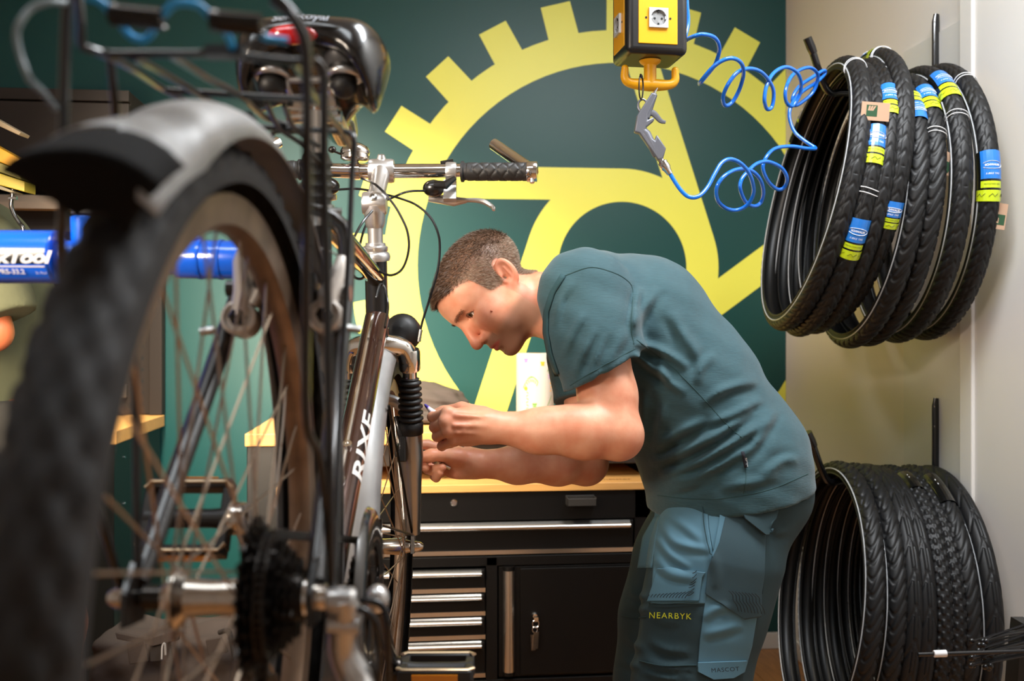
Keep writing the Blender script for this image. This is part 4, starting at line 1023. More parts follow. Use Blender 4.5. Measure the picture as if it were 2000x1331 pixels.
dt = M(); da, db = HT_B + Vector((0, -.006, .018)), BB + Vector((0, .01, .012)); dt.tube([da, db], .0205, 24); dt.build('down_tube', mat('down_tube_brown', (70, 46, 38), rough=.16, metal=.55, coat=.8), bike, local=True)
tt = M(); ta, tb = HT_T + Vector((0, -.004, -.030)), ST_T + Vector((0, .005, -.012)); tt.tube([ta, tb], .0155, 20); tt.build('top_tube', m_gold, bike, local=True, label='mirror finish top tube')
# lettering along the down tube, wrapped round its right upper side
ddir = (da - db).normalized(); dx = Vector((1, 0, 0)); dy = dx.cross(ddir).normalized()
if dy.z < 0: dy = -dy
lt = M()
def on_dt(a, b, c=0):
    t = b / .0205 + math.radians(26); o3 = db + ddir * (.25 + a * 2.3); r = .0209
    return o3 + dx * (r * math.cos(t) * 1.0) * 1 + dy * (r * math.sin(t))
put_text(lt, 'RIXE', None or (0, 0, 0), (1, 0, 0), (0, 1, 0), .030, fn=lambda a, b: on_dt(a, b), bold=.0006, space=1.0, fine=.004)
lt.build('lettering', mat('decal_white', (226, 222, 216), rough=.35), bike, local=True, smooth=False)
st_ = M(); st_.tube([db + ddir * .03 + dx * -.004 + dy * .0195, da - ddir * .02 + dx * -.004 + dy * .0195], .0038, 8); st_.build('decal_stripe', m_pol, bike, local=True)
for k, q in enumerate((.165, .235)):
    c = db + ddir * q + dx * -.002 + dy * .022
    M().lathe(c, dy, [(0, -.004), (.0065, -.004), (.0065, .004), (.0035, .004), (.003, .001), (0, .001)], 12).build('bottle_boss', m_pol, bike, local=True)

# ---- headset, stem, handlebar
ax_s = (HT_T - HT_B).normalized()
M().lathe(HT_T, ax_s, [(0, -.002), (.023, -.002), (.0245, .004), (.023, .010), (.0205, .012), (.019, .013), (.0205, .015), (.0205, .021), (.017, .023), (.0165, .027), (0, .027)], 24).build('headset', m_silv, bike, local=True)
q0 = HT_T + ax_s * .026; q1 = HT_T + ax_s * .088
s1 = M(); s1.tube([q0, HT_T + ax_s * .055], .0125, 18); s1.tube([HT_T + ax_s * .052, HT_T + ax_s * .06, q1], [.0135, .0165, .0185], 18)
bar = Vector((0, .880, .640)); piv = q1 + Vector((0, 0, .004))
s1.lathe(piv - Vector((.0195, 0, 0)), (1, 0, 0), [(0, 0), (.0175, 0), (.019, .003), (.019, .036), (.0175, .039), (0, .039)], 20)
s1.tube([piv, piv + (bar - piv) * .35, piv + (bar - piv) * .8, bar], [.0165, .0145, .0155, .0195], 18)
s1.lathe(bar - Vector((.0215, 0, 0)), (1, 0, 0), [(0, 0), (.0195, 0), (.021, .004), (.021, .039), (.0195, .043), (0, .043)], 20)
s1.tube([bar + Vector((0, -.004, .016)), bar + Vector((0, -.010, .026))], [.010, .006], 10)
s1.build('stem', mat('stem_alu', (206, 204, 202), rough=.32, metal=.9), bike, local=True, ang=50)
M().lathe(piv + Vector((-.0, -.020, .004)), (0, -1, .2), [(0, -.004), (.0065, -.004), (.0065, .002), (.004, .003), (.004, .0), (0, .0)], 6).build('stem_bolt', m_steel, bike, local=True)
hb = M(); hb.tube([(-.265, .862, .640), (-.16, .874, .643), (-.06, .880, .640), (.06, .880, .640), (.16, .874, .640), (.265, .862, .634)], [.0112, .0112, .0127, .0127, .0112, .0112], 16, sm=4); hb.build('handlebar', m_pol, bike, local=True)
for s in (-1, 1):
    zz = .0 if s < 0 else -.003
    g0 = Vector((s * .138, .8765, .641 + zz)); g1 = Vector((s * .250, .8635, .6365 + zz)); gd = (g1 - g0).normalized(); gx_, gy_, _ = frame(gd)
    g = M(); n, k = 60, 36; L_ = (g1 - g0).length; pts = np.zeros((n, k + 1, 3))
    for i in range(n):
        t = i / (n - 1)
        for j in range(k + 1):
            a = 2 * PI * j / k; p1 = abs(((t * 5.5 + a / PI * 1.5) % 1) - .5); p2 = abs(((t * 5.5 - a / PI * 1.5) % 1) - .5)
            dia = (p1 < .09 or p2 < .09) and .16 < t < .98
            r = .0158 - (.0014 if dia else 0) + (.0022 if t < .05 else 0) + (-.001 if .05 <= t < .1 else 0)
            pts[i, j] = g0 + gd * (L_ * t) + (gx_ * math.cos(a) + gy_ * math.sin(a)) * r
    g.grid(pts); g.build('grip', m_grip, bike, local=True, ang=25)
    e = M(); e.lathe(g1 + gd * .0005, gd, [(0, 0), (.0165, 0), (.0175, .002), (.0175, .016), (.0165, .018), (0, .018)], 20)
    b0 = g1 + gd * .009; e.tube([b0, b0 + Vector((-s * .004, .024, .014)), b0 + Vector((-s * .066, .075, .078))], [.0115, .0115, .0105], 14)
    e.tube([b0 + Vector((0, -.006, -.014)), b0 + Vector((0, -.007, -.022))], .004, 8)
    e.build('bar_end', m_pol, bike, local=True)
    c = Vector((s * .120, .876, .640 + zz)); lv = M()
    lv.lathe(c - Vector((.009, 0, 0)), (1, 0, 0), [(0, 0), (.0165, 0), (.0175, .003), (.0175, .015), (.0165, .018), (0, .018)], 18)
    lv.obox(c + Vector((-s * .002, .012, -.030)), (.011, 0, 0), (0, .011, 0), (0, .003, .018))
    lv.tube([c + Vector((-s * .040, .026, -.040)), c + Vector((-s * .022, .026, -.040)), c + Vector((s * .004, .027, -.044)), c + Vector((s * .026, .028, -.042))], [.006, .010, .0105, .0055], 10, flat=.8)
    lv.tube([c + Vector((s * .012, .028, -.043)), c + Vector((s * .036, .032, -.040)), c + Vector((s * .056, .032, -.043)), c + Vector((s * .072, .028, -.054)), c + Vector((s * .073, .027, -.060))], [.005, .0055, .0065, .0055, .004], 10, sm=4, flat=.7)
    lv.build('brake_lever', m_silv, bike, local=True)
    sh = M(); sh.ball(c + Vector((-s * .030, .004, -.028)), (.019, .016, .015), 16, 10); sh.tube([c + Vector((-s * .026, -.012, -.026)), c + Vector((-s * .008, -.020, -.030)), c + Vector((s * .008, -.016, -.016))], [.007, .008, .004], 8); sh.tube([c + Vector((-s * .018, .0, .014)), c + Vector((s * .004, .0, .018))], [.006, .006], 8)
    sh.build('shifter', m_blk, bike, local=True)
bl = M(); bc = Vector((-.045, .872, .655)); bl.lathe(bc, (0, -.12, 1), [(0, 0), (.020, 0), (.0245, .003), (.0245, .009), (.0225, .0095), (.0225, .011), (.0245, .0115), (.0255, .016), (.022, .024), (.012, .030), (0, .031)], 28)
bl.tube([bc + Vector((0, 0, 0)), bc + Vector((0, .004, -.028))], .006, 8); bl.lathe(bc + Vector((-.008, 0.006, -.016)), (1, 0, 0), [(.0125, 0), (.015, 0), (.015, .016), (.0125, .016)], 16, closedprof=True)
bell = bl.build('bell', m_pol, bike, local=True)
M().tube([bc + Vector((-.022, -.006, .010)), bc + Vector((-.035, -.010, .014))], .002, 6).ball(bc + Vector((-.038, -.010, .017)), (.007, .005, .006), 10, 8).build('bell_hammer', m_grease, bell, local=True)

# ---- fork with boots, headlamp and front brake
lx = .051; fk = HT_B - ax_s * .022; dropf = Vector((0, WB, 0))
legd = (dropf - (fk + Vector((0, .0, -.01)))).normalized()
cr = M(); cr.tube([HT_B + ax_s * .002, fk - ax_s * .012], [.0195, .021], 18)
ctop = fk - ax_s * .004
offv = Vector((0, .030, 0))
cr.tube([ctop + Vector((-lx, .028, -.022)), ctop + Vector((-lx * .75, .014, -.002)), ctop, ctop + Vector((lx * .75, .014, -.002)), ctop + Vector((lx, .028, -.022))], [.017, .0165, .019, .0165, .017], 14, sm=5)
for s in (-1, 1):
    a = ctop + Vector((s * lx, .030, -.022)); cr.lathe(a + legd * -.020, legd, [(0, 0), (.0165, 0), (.0185, .004), (.0185, .034), (.017, .038), (0, .038)], 18)
cr.build('fork_crown', m_pol, bike, local=True, ang=50)
arch_pts = []
for s in (-1, 1):
    a = ctop + Vector((s * lx, .030, -.022)); end = Vector((s * lx, WB - .006, .004)); L_ = (end - a).length; d = (end - a).normalized()
    M().tube([a, a + d * .12], .0125, 14).build('stanchion', m_pol, bike, local=True)
    bo = M(); prof = [(.0125, 0), (.0165, .002)]; nb_ = 7
    for i in range(nb_):
        z = .004 + i * .0105; r = .0175 + .003 * i / nb_; prof += [(r - .003, z), (r + .0018, z + .003), (r + .0022, z + .006), (r - .002, z + .0095)]
    prof += [(.0215, .079), (.0215, .098), (.0185, .100), (0, .100)]
    bo.lathe(a + d * .030, d, prof, 22); bo.build('fork_boot', m_blkm, bike, local=True, ang=60)
    lg = M(); lg.tube([a + d * .125, a + d * .17, a + d * (L_ * .62), end + Vector((0, 0, .02))], [.0195, .0205, .0175, .0125], 18)
    lg.prism([(-.012, -.014), (.014, -.012), (.012, .03), (-.012, .032)], end + Vector((-.003, 0, -.002)), (0, 1, 0), (0, 0, 1), (.006, 0, 0)); lg.build('fork_leg', mat('fork_alu', (168, 164, 160), rough=.28, metal=.9), bike, local=True)
    arch_pts.append(a + d * .135)
am = M(); mid = (arch_pts[0] + arch_pts[1]) / 2
am.tube([arch_pts[0] + Vector((.01, .02, .005)), mid + Vector((-.034, .045, .052)), mid + Vector((0, .05, .070)), mid + Vector((.034, .045, .052)), arch_pts[1] + Vector((-.01, .02, .005))], .0085, 10, sm=6, flat=1.6); am.build('fork_brace', m_silv, bike, local=True)
fb = M(); fb.obox(mid + Vector((.038, -.012, -.022)), (.006, 0, 0), (0, .008, 0), (0, 0, .022)); fb.tube([mid + Vector((.036, -.014, -.005)), mid + Vector((.026, -.016, .034))], [.006, .005], 8); fb.obox(mid + Vector((.03, .01, -.022)), (.005, 0, 0), (0, .022, .008), (0, 0, .006)); fb.obox(mid + Vector((-.036, -.012, -.012)), (.006, 0, 0), (0, .008, 0), (0, 0, .034))
fb.build('front_brake', m_blk, bike, local=True, bevel=.002)
hl_ = M(); hc = Vector(BL(782, 640, 1.70)); hl_.lathe(hc + Vector((0, .03, 0)), (0, -1, .05), [(0, -.03), (.031, -.03), (.033, -.022), (.031, 0), (.026, .014), (.014, .022), (0, .024)], 24)
hl_.tube([hc + Vector((0, .02, -.01)), hc + Vector((-.02, .03, -.03)), Vector((0, .876, .33))], .004, 8); hl_.build('headlamp', m_blkm, bike, local=True)

# ---- mudguards
def fender(mm, u0, v0, r, hw, a0, a1, rise=.014, n=50, k=9, tail=None, flare=0.0):
    """arched band from angle a0 to a1 (degrees, 0 = straight up, positive = rearwards)"""
    pts = np.zeros((n, k, 3))
    for i in range(n):
        a = math.radians(a0 + (a1 - a0) * i / (n - 1))
        for j in range(k):
            x = -1 + 2 * j / (k - 1); rr = r + rise * (1 - x * x) - (.010 * (abs(x) ** 6)) + flare * (i / (n - 1)) ** 1.4; aa = a
            if tail: aa = a + tail(x) * (i / (n - 1)) ** 6
            pts[i, j] = (hw * x, u0 - rr * math.sin(aa), v0 + rr * math.cos(aa))
    mm.grid(pts)
def rear_band(a0, a1, n, hw, tail=None):
    pts = np.zeros((n, 11, 3))
    for i in range(n):
        dg = a0 + (a1 - a0) * i / (n - 1); t = min(max((dg - 37) / 15.5, 0), 1.1)
        for j in range(11):
            x = -1 + j / 5; a = math.radians(dg) + (tail(x) * (i / (n - 1)) ** 8 if tail else 0)
            rr = .346 + .034 * t + (.014 - .008 * t) * (1 - x * x) - (.010 - .005 * t) * abs(x) ** 6 - .010 * t * max(x, 0) ** 2
            pts[i, j] = (hw * x, -rr * math.sin(a), rr * math.cos(a))
    return M().grid(pts)
rear_band(-110, 47.5, 60, .036, lambda x: .12 if x > .75 else (-.02 if x < .3 else .03)).build('rear_mudguard', m_fend, bike, local=True, solid=.0012, off=0)
fl_ = rear_band(46.5, 53, 8, .0372); rows = []
for i in range(7):
    q = i / 6; dg = math.radians(53 + .9 * q); row = []
    for j in range(11):
        x = -1 + j / 5; rr = .3805 - .025 * q + (.006 * (1 - q)) * (1 - x * x) - .005 * abs(x) ** 6 - .010 * max(x, 0) ** 2; row.append(((.0372 - .027 * q ** .75) * x + .006 * q, -rr * math.sin(dg), rr * math.cos(dg)))
    rows.append(row)
fl_.grid(rows); fl_.build('mud_flap', m_fendb, bike, local=True, solid=.002, off=0)
mm = M(); fender(mm, WB, 0, .356, .031, -48, 4); fender(mm, WB, 0, .356, .031, 4, 112); mm.build('front_mudguard', m_fend, bike, local=True, solid=.0012, off=0)
fs_ = M()
for s in (-1, 1): fs_.tube([(s * .034, WB - .356 * math.sin(1.45), .356 * math.cos(1.45)), (s * .05, WB - .012, .02)], .0022, 6); fs_.tube([(s * .034, WB - .356 * math.sin(.9), .356 * math.cos(.9)), (s * .05, WB - .012, .02)], .0022, 6)
fs_.obox((.033, WB - .362 * math.sin(1.45), .362 * math.cos(1.45)), (.004, 0, 0), (0, .006, .0), (0, 0, .007)); fs_.build('mudguard_stay', m_grease, bike, local=True)

# ---- drivetrain
cs = M().lathe((.018, 0, 0), (1, 0, 0), [(0, 0), (.017, 0), (.017, .042), (0, .042)], 20).build('cassette', m_grease, bike, local=True)
for i, T in enumerate((28, 25, 23, 21, 19, 17, 15, 13)):
    r = T * .0127 / (2 * PI); w0 = .0215 + i * .0047; pl = []
    for k in range(T):
        for dr, da in ((-.0045, -.30), (-.0035, -.22), (.0035, -.09), (.0035, .09), (-.0035, .22)):
            a = 2 * PI * (k + da) / T + i * .3; pl.append(((r + dr) * math.cos(a), (r + dr) * math.sin(a)))
    M().prism(pl, (w0, 0, 0), (0, 1, 0), (0, 0, 1), (.0019, 0, 0)).build('sprocket', m_grease, cs, local=True, smooth=False)
M().lathe((.0585, 0, 0), (1, 0, 0), [(0, 0), (.014, 0), (.013, .004), (0, .004)], 18).build('lockring', m_steel, cs, local=True)
# cranks, rings, guard, pedals
cd = Vector((0, .118, -.095)); cd = cd.normalized()                 # right crank points forward and down
rg = M()
for T, w0 in ((44, .050), (34, .042), (24, .034)):
    r = T * .0127 / (2 * PI); pl = []
    for k in range(T):
        for dr, da in ((-.0045, -.30), (.0032, -.10), (.0032, .10), (-.0045, .30)): a = 2 * PI * (k + da) / T; pl.append(((r + dr) * math.cos(a), (r + dr) * math.sin(a)))
    rg.lathe(BB + Vector((w0, 0, 0)), (1, 0, 0), [(r - .018, 0), (r - .0045, 0), (r - .0045, .0022), (r - .018, .0022)], 44, closedprof=True)
    for k in range(T):
        a = 2 * PI * k / T; c = BB + Vector((w0 + .0011, (r - .001) * math.cos(a), (r - .001) * math.sin(a))); rg.obox(c, (.0011, 0, 0), (0, .0045 * math.cos(a), .0045 * math.sin(a)), (0, -.0025 * math.sin(a), .0025 * math.cos(a)))
for k in range(4):
    a = 2 * PI * k / 4 + .4; rg.tube([BB + Vector((.046, 0, 0)), BB + Vector((.046, .075 * math.cos(a), .075 * math.sin(a)))], [.012, .007], 8)
rg.build('chainrings', m_grease, bike, local=True, kind='stuff')
m_guard = mat('smoked_guard', (44, 40, 37), rough=.16, spec=.7, coat=.6)
gd = M(); pr_ = [(.062, .058), (.075, .060), (.094, .060), (.104, .057), (.108, .050), (.106, .050), (.1025, .055), (.094, .0575), (.075, .0575), (.062, .0555)]
gd.lathe(BB, (1, 0, 0), pr_, 64, closedprof=True)
for k in range(3):
    a = 2.2 + 2 * PI * k / 3; gd.obox(BB + Vector((.0585, .050 * math.cos(a), .050 * math.sin(a))), (.0018, 0, 0), (0, .028 * math.cos(a), .028 * math.sin(a)), (0, -.018 * math.sin(a), .018 * math.cos(a)))
gd.build('chain_guard', m_guard, bike, local=True, ang=60)
for s in (1, -1):
    c0 = BB + Vector((s * .062, 0, 0)); c1 = BB + cd * (.152 * s) + Vector((s * .071, 0, 0)); ck = M()
    ck.tube([c0, c0 + (c1 - c0) * .3, c1], [.016, .0125, .0115], 12, flat=.62, hint=(1, 0, 0)); ck.lathe(c0 - Vector((.010 * s, 0, 0)), (s, 0, 0), [(0, 0), (.0185, 0), (.0185, .020), (.011, .024), (0, .024)], 18)
    ck.lathe(c1 - Vector((.008 * s, 0, 0)), (s, 0, 0), [(.008, 0), (.0165, 0), (.0175, .003), (.0175, .014), (.0165, .017), (.008, .017)], 20, closedprof=True)
    ck.build('crank', m_hub if s < 0 else m_grease, bike, local=True)
    pc_ = c1 + Vector((s * .054, 0, 0)); pa = math.radians(72 if s < 0 else 8); pr1, pr2 = Vector((0, math.cos(pa), math.sin(pa))), Vector((0, -math.sin(pa), math.cos(pa))); pd = M(); pd.tube([c1, pc_ + Vector((s * .048, 0, 0))], .0068, 10)
    pd.lathe(pc_ - Vector((.045 * s, 0, 0)), (s, 0, 0), [(0, 0), (.012, 0), (.010, .02), (.010, .07), (.012, .09), (0, .09)], 12)
    for q in (-1, 1):
        b0 = pc_ + pr1 * (q * .036); pd.obox(b0, (.045, 0, 0), pr1 * .0055, pr2 * .011)
    for q in (-1, 1): pd.obox(pc_ + Vector((q * .041, 0, 0)), (.0055, 0, 0), pr1 * .034, pr2 * .010)
    ped = pd.build('pedal', m_blkm, bike, local=True, bevel=.002)
    for q in (-1, 1):
        M().obox(pc_ + pr1 * (q * .0425) - pr2 * .001, (.028, 0, 0), pr1 * .0012, pr2 * .0078).build('reflector', mat('amber_reflector', (214, 128, 24), rough=.2, coat=.6), ped, local=True, smooth=False)
        cg = M(); cg.tube([pc_ + Vector((x_, 0, 0)) + pr1 * (q * a_) + pr2 * .0115 for x_, a_ in ((-.046, .030), (-.04, .037), (.04, .037), (.046, .030))], .004, 8, flat=.5); cg.build('cage_rail', mat('pedal_dusty_alu', (196, 172, 140), rough=.45, metal=.7), ped, local=True)
# chain: upper and lower runs round sprocket and ring, with the derailleur wheels
rs, rr_ = .046, .069
cw = .036; def_path = []
def arc(cu, cv, r, a0, a1, n): return [(cu + r * math.cos(t), cv + r * math.sin(t)) for t in np.linspace(a0, a1, n)]
pth = arc(BB.y, BB.z, rr_, -PI / 2, PI / 2, 26) + arc(0, 0, rs, PI / 2, 1.35 * PI, 16) + arc(-.006, -.078, .021, .8 * PI, -.25 * PI, 10) + arc(.018, -.152, .021, .75 * PI, 1.6 * PI, 10)
q = resample(np.array(pth + [pth[0]]), 236); ch = M()
for i in range(len(q) - 1):
    a = np.array(q[i]); b = np.array(q[i + 1]); t = (b - a) / (np.linalg.norm(b - a) + 1e-9); c = (a + b) / 2; nn = np.array([-t[1], t[0]]); wv = .0026 if i % 2 else .0036
    for s in (-1, 1): ch.obox((cw + s * wv, c[0], c[1]), (.0005, 0, 0), (0, t[0] * .0066, t[1] * .0066), (0, nn[0] * .0038, nn[1] * .0038))
    ch.tube([(cw - .0042, a[0], a[1]), (cw + .0042, a[0], a[1])], .0026, 6)
ch.build('chain', m_grease, bike, local=True, smooth=False, kind='stuff')
rd = M(); rd.obox((cw + .013, .006, -.115), (.0015, 0, 0), (0, .014, .0), (0, -.012, .052)); rd.obox((cw - .010, .006, -.115), (.0015, 0, 0), (0, .013, 0), (0, -.012, .052))
for (u_, v_) in ((-.006, -.078), (.018, -.152)): rd.lathe((cw - .004, u_, v_), (1, 0, 0), [(0, 0), (.019, 0), (.019, .004), (0, .004)], 22)
rd.build('derailleur_cage', m_blkm, bike, local=True)
rb_ = M(); rb_.tube([BL(668, 1166, .73), BL(676, 1200, .74), BL(668, 1240, .745), BL(672, 1280, .75), BL(694, 1325, .75), BL(710, 1370, .74)], [.008, .0125, .011, .0115, .013, .011], 12, sm=5)
rb_.tube([BL(642, 1220, .735), BL(702, 1222, .735)], .0065, 14); rb_.lathe(BL(640, 1175, .735), (1, 0, 0), [(0, 0), (.009, 0), (.0105, .004), (.0105, .018), (.008, .021), (0, .021)], 14)
M().ball(BL(737, 1170, .95), (.012, .014, .014), 12, 8).build('cable_adjuster', m_silv, bike, local=True)
rb_.build('rear_derailleur', m_silv, bike, local=True)
lp = M(); lp.tube(BLs([(640, 1192, .74), (690, 1190, .735), (722, 1200, .735), (738, 1232, .74), (741, 1290, .75), (738, 1345, .76)]), .0028, 10, sm=6); lp.build('gear_cable_loop', m_cab, bike, local=True)
lp = M(); lp.tube(BLs([(695, 1178, .80), (722, 1174, .80), (748, 1186, .80), (757, 1220, .80), (758, 1280, .81), (757, 1350, .82)]), .0030, 10, sm=6); lp.build('gear_cable_loop', m_cab, bike, local=True)

# ---- rear V-brake
for s in (-1, 1):
    lo, hi = (Vector(BL(468, 622, .93)), Vector(BL(480, 478, .95))) if s < 0 else (Vector(BL(637, 618, .93)), Vector(BL(668, 505, .95)))
    vb = M(); pin = lo + Vector((0, -.006, 0)); vb.lathe(pin + Vector((0, .030, 0)), (0, -1, 0), [(0, 0), (.0155, 0), (.0165, .004), (.0165, .030), (.0135, .032), (.0125, .028), (0, .028)], 20)
    vb.tube([lo, lo + (hi - lo) * .35 + Vector((-s * .003, 0, 0)), lo + (hi - lo) * .75 + Vector((s * .002, 0, 0)), hi], [.0125, .0145, .0115, .0075], 12, flat=.75)
    if s < 0: vb.tube([lo + Vector((.012, -.002, .012)), lo + Vector((.021, 0, .03)), lo + Vector((.018, 0, .06)), hi + Vector((.006, 0, -.006))], [.006, .0075, .006, .004], 10)
    br = vb.build('rear_brake_arm', mat('brake_arm', (214, 206, 198), rough=.34, metal=.55), bike, local=True)
    M().lathe(pin + Vector((0, .003, 0)), (0, -1, 0), [(0, 0), (.0085, 0), (.0085, .007), (.006, .009), (0, .009)], 6).build('pivot_bolt', m_grease, br, local=True)
    pd_ = M(); c = lo + (hi - lo) * .42 + Vector((-s * .020, .012, 0)); pd_.obox(c, (.006, 0, 0), (0, .030, -.006), (0, 0, .008)); pd_.tube([c, c + Vector((s * .03, -.006, 0))], .005, 8); pd_.lathe(c + Vector((s * .028, -.006, 0)), (s, 0, 0), [(0, 0), (.008, 0), (.008, .008), (0, .008)], 12); pd_.build('brake_pad', m_blk, br, local=True)
    M().tube([pin + Vector((s * .02, .0, -.012)), pin + Vector((s * .034, 0, -.014))], .004, 8).build('spring_screw', m_steel, br, local=True)
M().tube(BLs([(480, 478, .95), (560, 470, .95), (640, 490, .95), (668, 505, .95)]), .0011, 6, sm=4).build('brake_wire', m_steel, bike, local=True)
# ---- saddle and post
SD = Vector((0, .115, .562))
def f_sad(p):
    d = s_ell(p, (0, .185, .520), (.078, .085, .036)); d = smin(d, s_ell(p, (.050, .160, .494), (.029, .058, .050)), .025); d = smin(d, s_ell(p, (-.050, .160, .494), (.029, .058, .050)), .025)
    d = smin(d, s_cap(p, (0, .20, .515), (0, .37, .512), .034, .020), .05)
    d = smax(d, p[:, 2] - .549 - .012 * (p[:, 0] / .07) ** 2 + .02 * np.maximum(p[:, 1] - .2, 0), .012)
    return smax(d, -s_ell(p, (0, .13, .452), (.064, .20, .056)), .010)
sad, _, _ = sdf_obj('saddle', f_sad, (-.09, .07, .43), (.09, .41, .57), .0035, mat('saddle_vinyl', (20, 19, 20), rough=.22, coat=.35, bump=.03, bscale=500), bike, space='local')
sm_ = M(); sm_.tube([(-.070, .128, .518), (-.04, .1065, .520), (0, .101, .520), (.04, .1065, .520), (.070, .128, .518)], .0014, 6, sm=6); sm_.build('seam', m_blkm, sad, local=True)
vs, fs = text_geo('SelleRoyal', .0165, space=.9, fine=.004); vs = np.array(vs); q = np.stack([vs[:, 0] - .004, np.full(len(vs), .06), vs[:, 1] + .534], 1).astype(np.float32)
for _ in range(60): q[:, 1] = np.minimum(q[:, 1] + np.clip(f_sad(q), -.01, .02) * .8, .2)
q[:, 1] -= .0008; lt = M(); lt.add(q, fs); lt.build('saddle_lettering', mat('logo_grey', (170, 176, 186), rough=.4), sad, local=True, smooth=False)
rl = M(); rl.ball((-.010, .104, .512), (.026, .010, .0105), 20, 10); rl.build('reflector', mat('red_reflector', (190, 14, 22), rough=.18, coat=.8), sad, local=True)
for s in (-1, 1):
    ec = Vector((s * .0385, .140, .484)); el = M()
    el.lathe(ec, (0, 0, 1), [(0, .008), (.017, .008), (.0225, .016), (.0225, .022), (.018, .030), (0, .032)], 22, mi=0); el.lathe(ec, (0, 0, 1), [(0, 0), (.015, 0), (.017, .008), (0, .0081)], 22, mi=1); el.ball(ec + Vector((0, 0, -.012)), (.0145, .0145, .014), 18, 10, mi=1)
    el.build('elastomer', [mat('elastomer_grey', (74, 74, 76), rough=.4), m_blkm], sad, local=True)
    rg_ = M(); rg_.tube([ec + Vector((.0165 * math.cos(t), .0165 * math.sin(t), -.001)) for t in np.linspace(0, 2 * PI, 25)[:-1]], .0042, 10, closed=True)
    rg_.tube([ec + Vector((-s * .015, .004, -.003)), Vector((s * .022, .16, .470)), Vector((s * .021, .25, .474)), Vector((s * .012, .33, .498))], .0036, 8, sm=5)
    rg_.build('saddle_rail', m_silv, sad, local=True)
M().tube([(-.02, .142, .480), (.02, .142, .480)], .0045, 8).build('rail_bridge', m_silv, sad, local=True)
sp_ = M(); top = Vector((0, .277, .503)); sd_ = (ST_T - BB).normalized(); sp_.tube([ST_T, top], .0135, 16); sp_.obox(top, (.026, 0, 0), (0, .020, 0), (0, 0, .008)); sp_.tube([top + Vector((-.03, 0, -.012)), top + Vector((.03, 0, -.012))], .007, 10)
sp_.build('seat_post', m_pol, bike, local=True)
rbt = M(); pf = [(.015, 0)]
for i in range(4): pf += [(.0165, .003 + i * .012), (.0195, .007 + i * .012), (.0165, .012 + i * .012)]
rbt.lathe(ST_T - sd_ * .004, sd_, pf + [(.0145, .055)], 20); rbt.build('post_boot', m_blkm, bike, local=True)
M().lathe(ST_T - sd_ * .03, sd_, [(.0165, 0), (.0195, .001), (.0195, .024), (.0165, .025)], 20).tube([ST_T - sd_ * .018 + Vector((.012, -.018, 0)), ST_T - sd_ * .018 + Vector((.030, -.014, 0))], .005, 8).build('seat_clamp', m_steel, bike, local=True)

sad.location = (0, .095, .037)
# ---- rear rack
rk = M(); T_ = .0027
def rod(l, r=T_, sm=5, n=10): rk.tube(BLs(l), r, n, sm=sm)
rod([(150, -30, .60), (158, 40, .60), (160, 86, .605), (178, 97, .61), (216, 105, .62), (300, 105, .62), (384, 105, .62), (430, 102, .63), (500, 112, .63), (575, 120, .63), (600, 112, .63), (597, 60, .61), (560, 12, .60), (520, -20, .60)])
rod([(322, 176, .80), (400, 181, .80), (500, 188, .80), (588, 193, .80), (620, 198, .80)]); rod([(500, 248, .93), (580, 252, .93), (660, 257, .93)])
rod([(180, 96, .62), (250, 130, .69), (322, 176, .80), (420, 225, .90), (470, 248, .95), (540, 285, 1.03)]); rod([(330, 106, .62), (400, 150, .72), (470, 188, .80), (520, 230, .90), (588, 250, .95)])
rod([(575, 120, .63), (620, 198, .80), (668, 257, .93), (690, 300, 1.02)]); rod([(260, 112, .63), (330, 150, .72), (440, 215, .87)])
rod([(134, -10, .585), (130, 30, .59), (123, 250, .60), (122, 400, .61), (124, 560, .64), (170, 900, .70), (236, 1150, .74)], .0033)
rod([(216, 108, .66), (224, 200, .68), (232, 320, .72), (262, 700, .735), (268, 1120, .74)], .0030)
rod([(533, 0, .60), (563, 25, .60), (582, 52, .605), (595, 85, .61), (599, 160, .62), (600, 400, .65), (598, 640, .68), (600, 830, .70), (626, 900, .72), (648, 1100, .74), (652, 1180, .74)], .0033)
rod([(612, 116, .66), (628, 132, .665), (633, 165, .67), (633, 340, .69), (640, 600, .71), (645, 1000, .73), (648, 1160, .74)], .0031)
rod([(660, 256, .93), (684, 260, .93), (692, 276, .925), (688, 340, .92), (680, 520, .89), (668, 720, .85), (658, 1000, .78), (650, 1165, .745)], .0027)
rod([(524, 300, 1.0), (532, 262, 1.0), (550, 256, 1.0), (588, 258, 1.0)], .0027)
rod([(520, 200, .86), (545, 250, .92), (590, 282, .97), (625, 320, 1.0)], .0025); rod([(555, 205, .86), (575, 250, .92), (620, 285, .97)], .0025)
rk.build('rear_rack', m_blk, bike, local=True)
rt = M(); q = BL(615, 195, .80); rt.obox(BL(476, 265, .84), (.008, 0, 0), (0, .008, 0), (0, 0, .018)); rt.build('rack_bracket', m_blkm, bike, local=True); rt = M(); rt.obox(BL(440, 102, .62), (.012, 0, 0), (0, .004, 0), (0, 0, .0035)); rt.build('rack_bracket', m_blkm, bike, local=True)
for (a, b) in ((((216, 28, .58)), ((318, 38, .58))), ((412, 40, .58), (512, 50, .58))):
    A, B_ = Vector(BL(*a)), Vector(BL(*b)); d = B_ - A; x, y, z = frame(d); n = 15 * 12; spr = M()
    spr.tube([A + d * (i / n) + (x * math.cos(i / 12 * 2 * PI) + y * math.sin(i / 12 * 2 * PI)) * .0052 for i in range(n + 1)], .0016, 6); spr.tube([A, B_], .0036, 8); spr.build('rack_spring', m_grease, bike, local=True)
